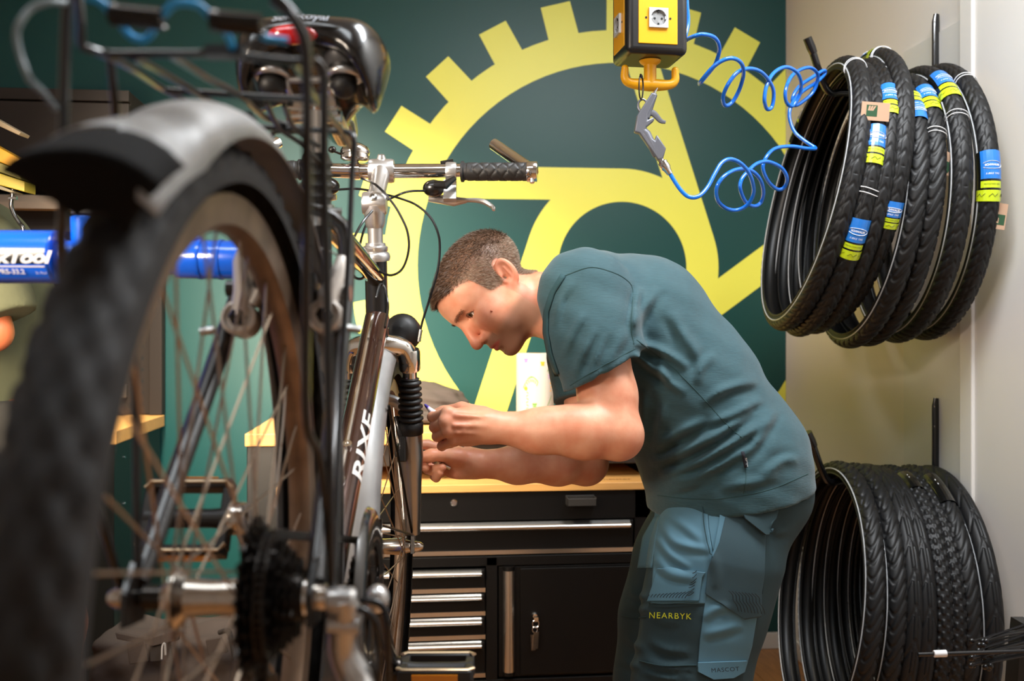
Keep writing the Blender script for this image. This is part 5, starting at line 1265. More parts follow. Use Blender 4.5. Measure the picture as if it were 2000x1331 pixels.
bg = M(); bl_ = [[(170, -5, .57), (185, -3, .57), (205, 10, .575), (214, 24, .58)], [(236, 46, .60), (252, 68, .61), (275, 78, .61), (292, 70, .61), (300, 55, .60)], [(318, 30, .58), (335, 12, .575), (358, 5, .57), (390, 12, .575), (412, 34, .58)], [(438, 58, .60), (448, 76, .61), (456, 100, .62)], [(500, 62, .60), (520, 74, .61), (560, 80, .62)]]
m_bun = mat('bungee_turquoise', (28, 150, 214), rough=.45)
for l in bl_: M().tube(BLs(l), .0024, 10, sm=6).build('bungee_cord', m_bun, bike, local=True, label='turquoise elastic cord woven through the rack')
wl = M(); wl.tube(BLs([(128, 5, .57), (95, 4, .56), (60, 18, .555), (38, 45, .55), (32, 70, .55), (40, 110, .55), (55, 150, .55), (66, 164, .56), (85, 182, .57), (108, 212, .59)]), .0020, 8, sm=6); wl.build('lamp_wire', mat('grey_wire', (120, 132, 136), rough=.4), bike, local=True)
# ---- cables at the front
cb = M()
for l in ([(829, 373, 1.70), (800, 374, 1.66), (776, 382, 1.63), (745, 400, 1.66), (715, 440, 1.66), (700, 490, 1.62), (690, 530, 1.55)],
          [(640, 372, 1.70), (692, 369, 1.68), (725, 373, 1.68), (752, 380, 1.68), (779, 387, 1.68), (812, 400, 1.68), (840, 424, 1.67), (855, 454, 1.66), (859, 484, 1.66), (855, 526, 1.66), (840, 581, 1.66), (826, 625, 1.66), (820, 650, 1.66)],
          [(706, 348, 1.70), (735, 362, 1.62), (764, 393, 1.60), (782, 421, 1.59), (796, 454, 1.58), (798, 490, 1.57), (786, 525, 1.56), (764, 538, 1.55), (740, 530, 1.55)],
          [(727, 412, 1.60), (707, 436, 1.58), (690, 470, 1.54), (684, 510, 1.5), (690, 538, 1.5), (705, 545, 1.52), (722, 532, 1.56)],
          [(742, 560, 1.6), (735, 580, 1.58), (742, 556, 1.60), (752, 564, 1.6), (758, 600, 1.58), (752, 640, 1.5)]):
    M().tube(BLs(l), .0021, 8, sm=6).build('control_cable', m_cab, bike, local=True)
M().tube(BLs([(822, 644, 1.66), (818, 668, 1.66)]), .0032, 8).build('cable_end', m_steel, bike, local=True)
M().tube(BLs([(566, 676, .98), (553, 830, .96), (537, 992, .95)]), .0011, 6).build('spoke_glint', m_pol, bike, local=True)  # bright wire standing in for the glint of a lit spoke
# ------------------------------------------------------------------ tyres for sale on two wall hooks
m_tyre = mat('new_tyre', (18, 18, 19), rough=.5, spec=.4, bump=.05, bscale=500)
m_refl = mat('reflex_stripe', (196, 198, 200), rough=.35)
m_inner = mat('tyre_inside', (16, 16, 16), rough=.45)
m_hook = mat('hook_black', (14, 14, 15), rough=.2, coat=.5)
TYRE_ME = {}
def tyre_shape(mm, pat, rout, hw, blocks):
    """thin carcass with raised tread; axis along local x"""
    n, k = 936, 43; th = np.linspace(0, 2 * PI, n, endpoint=False); s = np.linspace(-1, 1, k); pts = np.zeros((n, k, 3)); depth = .0024
    for j, x in enumerate(s):
        a = x * 2.15; c = abs(a) < 1.25; q = a / 1.25
        ph = th * blocks / (2 * PI)
        gr = lambda p_, w_=.11, e_=.09: np.clip((np.minimum(p_ % 1, 1 - p_ % 1) - w_) / e_, 0, 1)
        if pat == 'herring':
            h = gr(ph + abs(q) * 1.5) if abs(q) > .34 else gr(ph * .75 + abs(q) * 1.2, .07)
            h = h * min(max((abs(abs(q) - .38) - .02) / .05, 0), 1)
        elif pat == 'shark': h = gr(ph + .55 * np.sin(q * 3.0)) * gr(ph * .5 + q * .9, .05, .06)
        elif pat == 'knobby': h = gr(ph + (.5 if int((q + 2) / .34) % 2 else 0), .20, .07) * min(max((((q + 2) % .34) - .04) / .05, 0), 1) * min(max((.34 - ((q + 2) % .34) - .02) / .04, 0), 1)
        else: h = gr(ph * .5 + abs(q) * .8, .06, .05) * min(max((abs(abs(q) - .16 - 0) - .02) / .05, 0), 1)
        hh = depth * (1.5 if pat == 'knobby' else 1) * h if c else 0 * ph
        r0 = hw * 1.0; cx_, cr = r0 * math.sin(a), rout - depth - r0 + r0 * math.cos(a)
        if abs(a) > 1.9: cr = rout - depth - r0 + r0 * math.cos(1.9) - (abs(a) - 1.9) * r0 * .8; cx_ = math.copysign(r0 * math.sin(1.9) - 0, a)
        pts[:, j, 0] = cx_ + hh * math.sin(a); R = cr + hh * math.cos(a); pts[:, j, 1] = R * np.cos(th); pts[:, j, 2] = R * np.sin(th)
    mm.grid(np.concatenate([pts, pts[:1]]), 0)
    ins = np.zeros((97, 11, 3)); t2 = np.linspace(0, 2 * PI, 97)
    for j, a in enumerate(np.linspace(-2.0, 2.0, 11)):
        r0 = hw - .0032; cx_, cr = r0 * math.sin(a), rout - hw - .002 + r0 * math.cos(a)
        ins[:, j, 0] = cx_; ins[:, j, 1] = cr * np.cos(t2); ins[:, j, 2] = cr * np.sin(t2)
    mm.grid(ins[:, ::-1], 1)
    for sx in (-1, 1):                           # bead rolls
        a = 2.15; r0 = hw; cr = rout - .0024 - r0 + r0 * math.cos(1.9) - .25 * r0 * .8
        mm.tube([(sx * r0 * math.sin(1.9) * .985, cr * math.cos(t), cr * math.sin(t)) for t in np.linspace(0, 2 * PI, 97)[:-1]], .0028, 6, closed=True, mi=0)
KINDS = {'herring': (.356, .0225, 78), 'shark': (.352, .0215, 60), 'knobby': (.350, .0235, 82), 'groove': (.352, .021, 56)}
def tyre_mesh(pat):
    if pat not in TYRE_ME:
        mm = M(); tyre_shape(mm, pat, *KINDS[pat]); o = mm.build('casing', [m_tyre, m_inner], None, local=True, ang=75)
        TYRE_ME[pat] = o.data; COL.objects.unlink(o); bpy.data.objects.remove(o)
        mm = M(); ro, hw, _ = KINDS[pat]; a = 1.52
        for sx in (-1, 1): mm.tube([(sx * (hw * math.sin(a) + .0004), (ro - .0024 - hw + hw * math.cos(a)) * math.cos(t), (ro - .0024 - hw + hw * math.cos(a)) * math.sin(t)) for t in np.linspace(0, 2 * PI, 97)[:-1]], .0017, 5, closed=True)
        o = mm.build('reflex_stripe', m_refl, None, local=True); TYRE_ME[pat + '_s'] = o.data; COL.objects.unlink(o); bpy.data.objects.remove(o)
    return TYRE_ME[pat]
m_lbl = [mat('label_black', (14, 14, 14), rough=.25, coat=.4), mat('label_blue', (34, 118, 206), rough=.3, coat=.4), mat('label_lime', (196, 214, 32), rough=.3, coat=.4), mat('label_print_white', (240, 240, 240), rough=.4)]
m_kraft = mat('kraft_card', (176, 142, 116), rough=.9); m_kg = mat('kraft_print_green', (40, 74, 46), rough=.9); m_tie = mat('white_string', (235, 235, 235), rough=.6)
YT = 2.47
def make_tyre(px, py, D, pat, a, t, label, group, stripe=True):
    """normal points left (and by a degrees towards the camera, by t degrees up)"""
    a, t = math.radians(a), math.radians(t)
    n = np.array([-math.cos(a) * math.cos(t), -math.sin(a) * math.cos(t), math.sin(t)]); n = Vector(c2w(n)).normalized()
    up = Vector((0, 0, 1)); up = (up - n * up.dot(n)).normalized(); bk = up.cross(n)       # bk: local y, away from the camera for a tyre facing left
    ml_ = (px - 10 - 1000) / F; yn = YT - .335; xc = yn * (ml_ * CT + ST) / (CT - ml_ * ST) - .33 * math.sin(a)     # px: picture column of the near limb
    c = Vector((xc, YT, 0)); c.z = CH + (HY - py) * (xc * ST + YT * CT) / F
    mw = Matrix(((n.x, bk.x, up.x, c.x), (n.y, bk.y, up.y, c.y), (n.z, bk.z, up.z, c.z), (0, 0, 0, 1)))
    root = thing('bicycle_tire', label, 'tire', mw=mw, group=group)
    o = bpy.data.objects.new('casing', tyre_mesh(pat)); COL.objects.link(o); o.parent = root
    if stripe: o = bpy.data.objects.new('reflex_stripe', TYRE_ME[pat + '_s']); COL.objects.link(o); o.parent = root
    root['_pat'] = pat; return root
def wrap(root, deg, span=15.5, kind='blue', flip=False):
    """paper sleeve round the tyre; deg: place on the ring, 0 = camera side, 90 = top"""
    ro, hw, _ = KINDS[root['_pat']]; r1 = hw + .003; a0 = math.radians(deg)
    w = math.radians(span); mm = M(); nT, nA = 24, 15
    def pt(q, b, off=0.0):                   # q 0..1 along the ring, b -1..1 across
        al = b * 2.0; th = a0 + (q - .5) * w; R = ro - .0 - hw + (r1 + off) * math.cos(al)
        return ((r1 + off) * math.sin(al), R * math.cos(th), R * math.sin(th))
    qs = np.linspace(0, 1, nT); bs = np.linspace(-1, 1, nA); vs = [pt(q, b) for q in qs for b in bs]; fs = []; mi = []
    for i in range(nT - 1):
        for j in range(nA - 1):
            q = (qs[i] + qs[i + 1]) / 2; q = 1 - q if not flip else q; b = (bs[j] + bs[j + 1]) / 2; m = 0
            if kind == 'blue': m = 1 if (q < .56 and abs(b) < .52) else (2 if .62 < q < .72 and abs(b) < .5 else (2 if q > .80 else 0))
            elif kind == 'lime': m = 2 if q < .20 or q > .92 else 0
            fs.append((i * nA + j, i * nA + j + 1, (i + 1) * nA + j + 1, (i + 1) * nA + j)); mi.append(m)
    for f, m in zip(fs, mi): mm.add([vs[i] for i in f], [(0, 1, 2, 3)], m)
    # print: emblem, lines of text, zigzag
    def tx(txt, q0, b0, sz, m, **kw):
        v, f = text_geo(txt, sz, **kw); mm.add([pt((q0 - y / (w * ro)) if not flip else (q0 + y / (w * ro)), b0 + (x / (2.0 * hw)) * (1), .0006) for x, y, _ in v], f, m)
    fl = (lambda q: 1 - q) if not flip else (lambda q: q)
    if kind == 'blue':
        def txq(txt, q, b0, sz, m, **kw):
            v, f = text_geo(txt, sz, **kw); mm.add([pt(fl(q) + (y / (w * ro)) * (1 if not flip else -1), b0 - x / (2.0 * hw) * .9, .0006) for x, y, _ in v], f, m)
        txq('SCHWALBE', .30, .05, .0062, 3, bold=.0002); txq('E-BIKE TIRE', .47, .05, .0058, 3, shear=.3); txq('PROTECTION LEVEL', .67, .05, .0040, 0); 
        txq('ϟϟ', .88, 0, .010, 1) if False else None
        el = [pt(fl(.30) + .075 * math.sin(t), .05 + .46 * math.cos(t), .0006) for t in np.linspace(0.55, 2 * PI - .55, 30)]
        mm.tube(el, .0006, 4, mi=3)
        for s in (-.55, 0, .55):
            z = [pt(fl(.88) + dq, s + db, .0008) for dq, db in ((.03, -.2), (-.03, -.05), (.03, .05), (-.03, .2))]; mm.tube(z, .0005, 4, mi=0)
    elif kind == 'lime':
        v, f = text_geo('E', .020, bold=.001); mm.add([pt(fl(.52) + y / (w * ro), .42 - x / (2 * hw), .0006) for x, y, _ in v], f, 2)
        z = [pt(fl(.52) + dq, .42 + db, .0009) for dq, db in ((.12, -.2), (.12, .42), (-.12, .42), (-.12, -.2), (.12, -.2))]; mm.tube(z, .0007, 4, mi=2)
    else:
        for s in (.30, .45): mm.add([pt(fl(q), b, .0006) for q, b in ((s, .1), (s, .6), (s + .05, .6), (s + .05, .1))], [(0, 1, 2, 3)], 3)
    o = mm.build('paper_sleeve', m_lbl, root, local=True, smooth=True, ang=50); return o
def tie(root, deg):
    ro, hw, _ = KINDS[root['_pat']]; mm = M()
    for dq in (-.9, .9):
        th0 = math.radians(deg + dq); mm.tube([((hw + .0035) * math.sin(al), (ro - hw + (hw + .0035) * math.cos(al)) * math.cos(th0 + .006 * math.sin(al * 2)), (ro - hw + (hw + .0035) * math.cos(al)) * math.sin(th0 + .006 * math.sin(al * 2))) for al in np.linspace(-2.2, 2.2, 17)], .0011, 6)
    mm.build('string_tie', m_tie, root, local=True)
def card(root, deg, off, rot, size=(.062, .042), dr=.004):
    ro, hw, _ = KINDS[root['_pat']]; th0 = math.radians(deg); c = Vector((off, (ro + dr) * math.cos(th0), (ro + dr) * math.sin(th0)))
    rinv = root.matrix_world.to_3x3().inverted(); ex = rinv @ Vector((math.cos(rot), -.25, math.sin(rot))).normalized(); n = rinv @ Vector((-.2, -1, 0.05)).normalized(); ey = n.cross(ex).normalized() * -1; ex = ey.cross(n).normalized() * 1
    w_, h_ = size; mm = M(); mm.obox(c, ex * (w_ / 2), ey * (h_ / 2), n * .0005)
    f = c + n * .0009
    mm.add([f + ex * x + ey * y for x, y in ((-.004, -.014), (.020, -.014), (.020, .012), (-.004, .012))], [(0, 1, 2, 3)], 1)
    for k in range(3): mm.add([f + n * .0003 + ex * x + ey * y for x, y in ((-.001 + k * .006, -.012), (.003 + k * .006, -.012), (.009 + k * .004, -.001), (.005 + k * .004, -.001))], [(0, 1, 2, 3)], 0)
    mm.build('kraft_tag', [m_kraft, m_kg], root, local=True, smooth=False)
def side_text(root, txt, deg, m, size=.0085, side=1, rfac=1.30):
    ro, hw, _ = KINDS[root['_pat']]; vs, fs = text_geo(txt, size, space=1.15); th0 = math.radians(deg); mm = M()
    def pt(x, y):
        al = rfac + y / hw; th = th0 + side * x / ro; R = ro - .0024 - hw + (hw + .0006) * math.cos(al); return (side * (hw + .0006) * math.sin(al), R * math.cos(th), R * math.sin(th))
    mm.add([pt(x, y) for x, y, _ in vs], fs); mm.build('sidewall_lettering', m, root, local=True, smooth=False)
m_stg = mat('sidewall_green', (120, 190, 40), rough=.5); m_sty = mat('sidewall_yellow', (230, 214, 30), rough=.5); m_stw = mat('sidewall_white', (214, 216, 220), rough=.5)
GU, GL = 'slick commuter tires on the upper wall hook', 'tires on the lower wall hook'
U = []
UP = [  # column of the near limb, row of the centre, -, pattern, yaw, lean, label
 (1706, 383, 0, 'herring', -1, 12, 'foremost tire on the upper hook, nearest the green wall, wide open ring with white stripe'),
 (1737, 394, 0, 'herring', -1, 11, 'second tire of the upper hook, its blue and lime sleeve low on the front'),
 (1766, 388, 0, 'herring', -1, 10, 'third tire of the upper hook, blue sleeve just under the brown card tag'),
 (1797, 370, 0, 'herring', 0, 9, 'tire standing highest on the upper hook, lime edged sleeve on its crown'),
 (1832, 418, 0, 'shark', 0, 7, 'fifth tire of the upper hook, blue sleeve upside down near its top'),
 (1866, 414, 0, 'shark', 0, 6, 'sixth tire of the upper hook, wide blue sleeve and white string ties'),
 (1918, 404, 0, 'herring', 0, 3, 'seventh tire of the upper hook, big curved blue sleeve at its crown'),
 (1971, 399, 0, 'herring', 0, 1, 'last tire of the upper hook against the panel, shiny sleeve low on the right')]
for q in UP: U.append(make_tyre(*q[:6], q[6], GU))
wrap(U[0], 140, 17, 'lime'); tie(U[0], 60); side_text(U[0], 'MARATHON E PLUS', 205, m_stg); card(U[0], 25, -.022, -.1)
wrap(U[1], 14); wrap(U[1], -22); tie(U[1], -4); side_text(U[1], 'MARATHON E PLUS', 150, m_stg)
wrap(U[2], 33); side_text(U[2], 'MARATHON E PLUS', 190, m_stg)
wrap(U[3], 86, kind='blue'); tie(U[3], 74); wrap(U[3], -18, 10)
wrap(U[4], 40, flip=True); wrap(U[5], 44); tie(U[5], 25); None; wrap(U[4], 38, 10) if False else None
wrap(U[6], 49, 19); tie(U[6], 30); card(U[5], 14, -.03, 1.15, (.05, .065), -.035)
wrap(U[7], 3, 19); tie(U[7], 52); card(U[7], -12, -.026, 1.45, (.06, .03), -.015)
LO = []
LP = [
 (1744, 1166, 0, 'shark', 0, 8, 'foremost tire on the lower hook, open ring with a thin white stripe'),
 (1790, 1170, 0, 'shark', 0, 6, 'second tire of the lower hook, white line on its inner sidewall'),
 (1822, 1172, 0, 'groove', 0, 5, 'third tire of the lower hook, long wavy centre groove'),
 (1850, 1175, 0, 'groove', 0, 4, 'fourth tire of the lower hook, grooved tread partly hidden'),
 (1884, 1173, 0, 'knobby', 0, 3, 'fifth tire of the lower hook, white and yellow lettering on the sidewall'),
 (1910, 1178, 0, 'knobby', 0, 3, 'sixth tire of the lower hook, tread next to the lettered one'),
 (1938, 1173, 0, 'shark', 0, 2, 'seventh tire of the lower hook, black paper sleeve on its crown'),
 (1982, 1174, 0, 'groove', 0, 1, 'last tire of the lower hook, apart from the rest against the white casing')]
for q in LP: LO.append(make_tyre(*q[:6], q[6], GL, stripe=q[3] != 'knobby' or True))
wrap(LO[6], 66, 20, 'black'); wrap(LO[4], 72, 14, 'black'); side_text(LO[4], 'e.CONDURA', 34, m_stw, .010, 1, 1.12); side_text(LO[4], 'CUYO ECO', 20, m_sty, .010, 1, 1.12); side_text(LO[0], 'CONDURA CUYO', 160, m_sty, .011)
for r_ in U + LO: del r_['_pat']
# hooks: flat mounting strip on the panel, rod and upturned rubber tip
def hook(py_top, py_end, zr, label):
    xx = XS - .0065; ya = YT + .045; Dh = xx * ST + ya * CT; za, zb = CH + (HY - py_top) * Dh / F, CH + (HY - py_end) * Dh / F
    root = thing('wall_hook', label, 'hook', (xx, ya, zb))
    mm = M(); mm.tube([(xx - .006, ya, zb), (xx - .006, ya, za - .02), (xx - .004, ya, za)], [.0105, .0105, .008], 14, flat=.62, hint=(0, 1, 0)); mm.build('strip', m_hook, root)
    for zz in (za - .022, za - .075): M().lathe((xx - .0115, ya - .002, zz), (-1, 0, 0), [(.004, 0), (.004, .001), (.002, .0022), (0, .0022)], 10).build('screw', m_steel, root)
    r0 = Vector((1.088, YT + .01, zr)); t = Vector((1.032, YT - .01, zr + .105))
    mm = M(); mm.tube([Vector((xx - .006, ya, zr)), Vector((1.2, YT + .02, zr)), r0 + Vector((.03, 0, 0)), r0, r0 + (t - r0) * .35 + Vector((-.004, 0, -.006)), t], .0095, 12, sm=5); mm.build('rod', m_hook, root)
    d = (t - r0).normalized(); M().tube([t - d * .012, t + d * .004, t + d * .03], [.0105, .012, .0115], 12).build('rubber_tip', m_blk, root)
hook(28, 230, 1.800, 'black wall hook carrying the upper row of tires')
hook(778, 985, .790, 'black wall hook carrying the lower row of tires')
# ------------------------------------------------------------------ hanging power box, air gun and spiral hose
m_by = mat('box_black', (26, 25, 25), rough=.35, bump=.08, bscale=700)
m_ye = mat('signal_yellow', (226, 160, 6), rough=.38)
m_wp = mat('socket_white', (186, 187, 188), rough=.3)
bx = P(1268, 118, 2.0)
pb = thing('power_box', 'black and yellow hanging socket box with a double yellow hook underneath', 'socket box', tuple(P(1272, 168, 2.0)))
yaw = math.radians(-14); ex = Vector((math.cos(yaw), -math.sin(yaw) * -1, 0)); ex = Vector((math.cos(math.radians(13)), math.sin(math.radians(13)) * 1, 0)); ey = Vector((-ex.y, ex.x, 0)); ez = Vector((0, 0, 1))
W_, Dp = .062, .058
ctr = Vector((bx.x, bx.y, 0)); z0 = P(0, 106, 2.0 - .05).z; z1 = P(0, -80, 2.0).z
ex = Vector(c2w(np.array([math.cos(.16), math.sin(.16), 0]))); ey = Vector((-ex.y, ex.x, 0))
mm = M(); mm.obox(ctr + ez * ((z0 + z1) / 2), ex * W_, ey * Dp, ez * ((z1 - z0) / 2)); body_ = mm.build('housing', m_by, pb, bevel=.012, seg=4, smooth=True)
def plate(n, t, hw):
    c = ctr + n * 1.0; mm = M(); zc = (z0 + .018 + z1) / 2; mm.obox(ctr + n + ez * zc, t * hw, n.normalized() * .0012, ez * ((z1 - z0 - .018) / 2)); pl = mm.build('face_plate', m_ye, pb, smooth=False, bevel=.001)
    nn = n.normalized(); zs_ = P(0, 38, 1.95).z
    f = ctr + n + ez * zs_ + nn * .0012; so = M()
    so.lathe(f, nn, [(.0150, .0045), (.0150, .0004), (.0155, .0004), (.0155, .0045)], 32, closedprof=True)
    w2 = .0192; ring_n = 32                       # square cover with round well
    vs = []
    for k in range(ring_n):
        a = 2 * PI * k / ring_n; c_, s_ = math.cos(a), math.sin(a); m = w2 / max(abs(c_), abs(s_)); vs += [f + t * (.015 * c_) + ez * (.015 * s_) + nn * .0045, f + t * (m * c_) + ez * (m * s_) + nn * .0045, f + t * (m * c_) + ez * (m * s_)]
    so.add(vs, [q for k in range(ring_n) for q in ((k * 3, k * 3 + 1, (k + 1) % ring_n * 3 + 1, (k + 1) % ring_n * 3), (k * 3 + 1, k * 3 + 2, (k + 1) % ring_n * 3 + 2, (k + 1) % ring_n * 3 + 1))])
    so.lathe(f, nn, [(0, .0003), (.0148, .0003)], 32)
    for s in (-1, 1): so.obox(f + t * (s * .0142) + nn * .002, t * .0016, ez * .003, nn * .002)
    so_ = so.build('socket', m_wp, pl, smooth=False)
    hh = M()
    for s in (-1, 1): hh.lathe(f + t * (s * .0072) - ez * .001, nn, [(.0022, .0003), (.0022, .0008), (0, .0008)], 12)
    for s in (-1, 1): hh.obox(f + ez * (s * .013) + nn * .0015, t * .0014, ez * .0028, nn * .0015)
    hh.build('pin_hole', m_dark, pl, smooth=False, kind='stuff')
    for s in (-1, 1): M().lathe(f + t * (s * .0245) - nn * .0002, nn, [(.0022, 0), (.0022, .0008), (0, .0008)], 10).build('screw', m_dark, pl)
plate(-ey * (Dp + .0002), ex, .0395); plate(-ex * (W_ + .0002), -ey, .038); plate(ex * (W_ + .0002), ey, .038)
hk = M(); hz = P(0, 158, 1.97).z; hc = ctr - ey * .006
hk.lathe(hc + ez * (z0 - .001), -ez, [(0, 0), (.022, 0), (.020, .004), (.0125, .009), (.0125, .05)], 24)
hk.tube([hc + ex * -.052 + ez * (hz + .028), hc + ex * -.052 + ez * (hz + .010), hc + ex * -.040 + ez * hz, hc + ez * (hz - .002), hc + ex * .040 + ez * hz, hc + ex * .052 + ez * (hz + .010), hc + ex * .052 + ez * (hz + .028)], [.0072, .0085, .0095, .013, .0095, .0085, .0072], 14, sm=5)
for s in (-1, 1): hk.ball(hc + ex * (s * .052) + ez * (hz + .029), .0072, 12, 8)
hk.build('double_hook', m_ye, pb)
M().tube([ctr + ez * (z1 - .01), ctr + ez * (ZC - .002)], .006, 10).build('supply_cable', m_cab, pb)
# air gun on a zip tie
gp = lambda x, y, d=1.95: P(x, y, d)
ag = thing('air_gun', 'grey air blow gun hanging by a cable tie from the yellow hook', 'air gun', tuple(gp(1298, 340)))
m_gun = mat('gun_grey', (98, 100, 108), rough=.38, metal=.25, bump=.05, bscale=500)
def poly_px(mm, pts, D, th, mi=0):
    o = P(1000, HY, D); ex_ = Vector((CT, -ST, 0)); s = D / F; dn = Vector((ST, CT, 0))
    mm.prism([((x - 1000) * s, (HY - y) * s) for x, y in pts], o - dn * th, ex_, Vector((0, 0, 1)), dn * (2 * th), mi)
g = M(); poly_px(g, [(1272, 182), (1283, 186), (1265, 224), (1264, 236), (1276, 230), (1277, 237), (1262, 249), (1258, 262), (1278, 276), (1282, 264), (1300, 291), (1294, 312), (1284, 314), (1262, 282), (1248, 262), (1238, 259), (1244, 226)], 1.95, .0085)
g.tube([gp(1278, 183), gp(1262, 232)], .0068, 12); g.tube([gp(1284, 305), gp(1262, 262), gp(1249, 250)], [.0085, .0095, .0085], 12)
g.build('gun_body', m_gun, ag, bevel=.0025)
M().tube([gp(1276, 184), gp(1284, 172)], [.0035, .0014], 10).lathe(gp(1277, 184), (gp(1284, 172) - gp(1276, 184)), [(0, -.004), (.0045, -.004), (.0042, .004), (0, .004)], 8).build('nozzle', m_chrome, ag)
M().tube([gp(1268, 219), gp(1278, 223), gp(1290, 236), (gp(1300, 239))], [.0045, .004, .003, .002], 8, sm=4, flat=1.6).build('trigger', m_gun, ag)
M().tube([gp(1247 + 9 * math.cos(t) + 8, 207 + 13 * math.sin(t)) for t in np.linspace(0, 2 * PI, 20)[:-1]], .0022, 8, closed=True).build('hanging_ring', m_gun, ag)
cq = gp(1290, 312); cdv = (gp(1308, 340) - cq).normalized()
M().lathe(cq, cdv, [(0, 0), (.006, 0), (.006, .004), (.0095, .006), (.0095, .010), (.0085, .011), (.0098, .012), (.0098, .020), (.0075, .024), (.006, .034), (0, .034)], 18).build('coupling', m_chrome, ag)
zt = M(); zt.tube([gp(1252 + 4 * math.cos(t), 170 + 24 * math.sin(t), 1.945 + .014 * math.cos(t)) for t in np.linspace(0, 2 * PI, 22)[:-1]], .0016, 6, closed=True); zt.tube([gp(1253, 152, 1.94), gp(1251, 145, 1.935)], .0022, 6)
single(zt, 'cable_tie', m_cab, 'black cable tie looped over the yellow hook above the air gun', 'cable tie')
# spiral hose: from the ceiling down past the box, coils to the tyres, coils back to the gun
H = [(1338, -60, 2.05), (1342, 10, 2.05), (1344, 45, 2.05), (1338, 72, 2.04), (1332, 84, 2.02), (1348, 74, 1.99), (1372, 67, 1.98), (1396, 74, 2.00), (1405, 95, 2.03), (1397, 125, 2.06), (1378, 150, 2.07), (1366, 164, 2.06), (1372, 155, 2.03), (1392, 132, 2.01), (1412, 118, 2.00), (1432, 114, 2.0), (1448, 124, 2.02), (1452, 145, 2.05), (1444, 175, 2.08), (1430, 200, 2.09), (1416, 206, 2.08), (1412, 190, 2.06), (1422, 165, 2.04),
     (1440, 142, 2.04), (1462, 134, 2.06), (1485, 140, 2.09), (1502, 158, 2.12), (1511, 180, 2.14), (1508, 208, 2.15), (1498, 213, 2.14), (1493, 195, 2.12), (1498, 165, 2.12), (1512, 142, 2.14), (1534, 131, 2.17), (1555, 140, 2.20), (1564, 160, 2.23), (1562, 185, 2.25), (1548, 207, 2.25), (1536, 200, 2.23), (1534, 178, 2.22), (1544, 152, 2.24), (1560, 138, 2.27), (1580, 132, 2.30), (1594, 140, 2.33), (1597, 155, 2.35), (1588, 180, 2.36), (1566, 200, 2.35), (1552, 206, 2.34), (1548, 192, 2.33), (1560, 170, 2.34),
     (1585, 152, 2.36), (1608, 138, 2.38), (1611, 144, 2.39), (1596, 160, 2.37), (1566, 180, 2.33), (1546, 205, 2.30), (1542, 230, 2.29), (1552, 258, 2.28), (1575, 278, 2.27), (1593, 290, 2.26), (1575, 290, 2.24), (1545, 286, 2.22), (1515, 290, 2.20), (1498, 305, 2.18), (1490, 328, 2.18), (1500, 354, 2.20), (1518, 370, 2.22), (1532, 366, 2.22), (1537, 348, 2.20), (1526, 328, 2.18), (1500, 316, 2.15), (1478, 320, 2.13), (1460, 336, 2.11),
     (1448, 352, 2.10), (1446, 370, 2.10), (1456, 394, 2.12), (1472, 403, 2.14), (1486, 396, 2.15), (1491, 375, 2.13), (1484, 350, 2.10), (1466, 333, 2.07), (1440, 331, 2.05), (1415, 344, 2.03), (1400, 366, 2.03), (1402, 392, 2.05), (1420, 408, 2.08), (1442, 410, 2.09), (1462, 398, 2.08), (1472, 375, 2.06), (1466, 345, 2.03), (1450, 322, 2.01), (1428, 311, 1.99), (1410, 318, 1.98), (1396, 340, 1.97), (1382, 366, 1.96), (1364, 384, 1.95), (1344, 384, 1.95), (1326, 367, 1.95), (1309, 340, 1.95)]
m_hose = mat('hose_blue', (14, 110, 222), rough=.18, coat=.6)
hm_ = M(); hm_.tube([P(*q) for q in H], .0042, 10, sm=6)
single(hm_, 'spiral_hose', m_hose, 'bright blue spiral air hose looping from the socket box to the tires and back', 'hose')

# ------------------------------------------------------------------ repair stand holding the bicycle
m_blue = mat('stand_blue', (10, 96, 226), rough=.22, coat=.7); m_navy = mat('stand_band', (10, 16, 40), rough=.3)
DS = 1.14
rs_loc = P(-260, 0, DS); rs_loc.z = 0
rst = thing('repair_stand', 'blue workshop repair stand whose horizontal arm clamps the bicycle', 'repair stand', tuple(rs_loc))
a0, a1 = P(-290, 502, DS), P(116, 502, DS); axd = (P(400, 505, DS) - P(0, 503, DS)).normalized(); r1 = .0305
ar = M(); ar.tube([a0, a1], r1, 36); arm_ = ar.build('arm', m_blue, rst, bevel=.003)
ar = M(); ar.tube([a1, P(345, 505, DS)], .019, 24); ar.build('inner_tube', m_blue, rst)
dn = Vector((ST, CT, 0)); upv = Vector((0, 0, 1))
bd = M(); n = 14
def on_arm(s, ang, off=.0006): return a0 + axd * s + (-dn * math.cos(ang) + upv * math.sin(ang)) * (r1 + off)
L_a = (a1 - a0).length
bd.grid([[on_arm(L_a * t, ang) for ang in np.linspace(.16, -.30, 8)] for t in (0, .5, .985)])
bd.build('logo_band', mat('band_black', (14, 14, 18), rough=.3), arm_, local=False)
mm = M(); mm.grid([[on_arm(L_a * t, ang) for ang in np.linspace(-.37, -.42, 3)] for t in (0, .985)])
sx0 = (P(0, 502, DS) - a0).length
def arm_text(txt, px, ang, size, xs=1.0, **kw):
    vs, fs = text_geo(txt, size, **kw); s0 = (px + 290) * DS / F; mm.add([on_arm(s0 + x * xs, ang + y / r1, .0012) for x, y, _ in vs], fs)
arm_text('ParkTool', 42, -.07, .0185, xs=1.42, bold=.0007, shear=.25, space=.92); arm_text('PRS-33.2', 44, -.60, .0085, bold=.0002); arm_text('St. Paul', 101, -.64, .0042)
mm.build('arm_lettering', mat('decal_silver', (222, 226, 232), rough=.35), arm_, smooth=False)
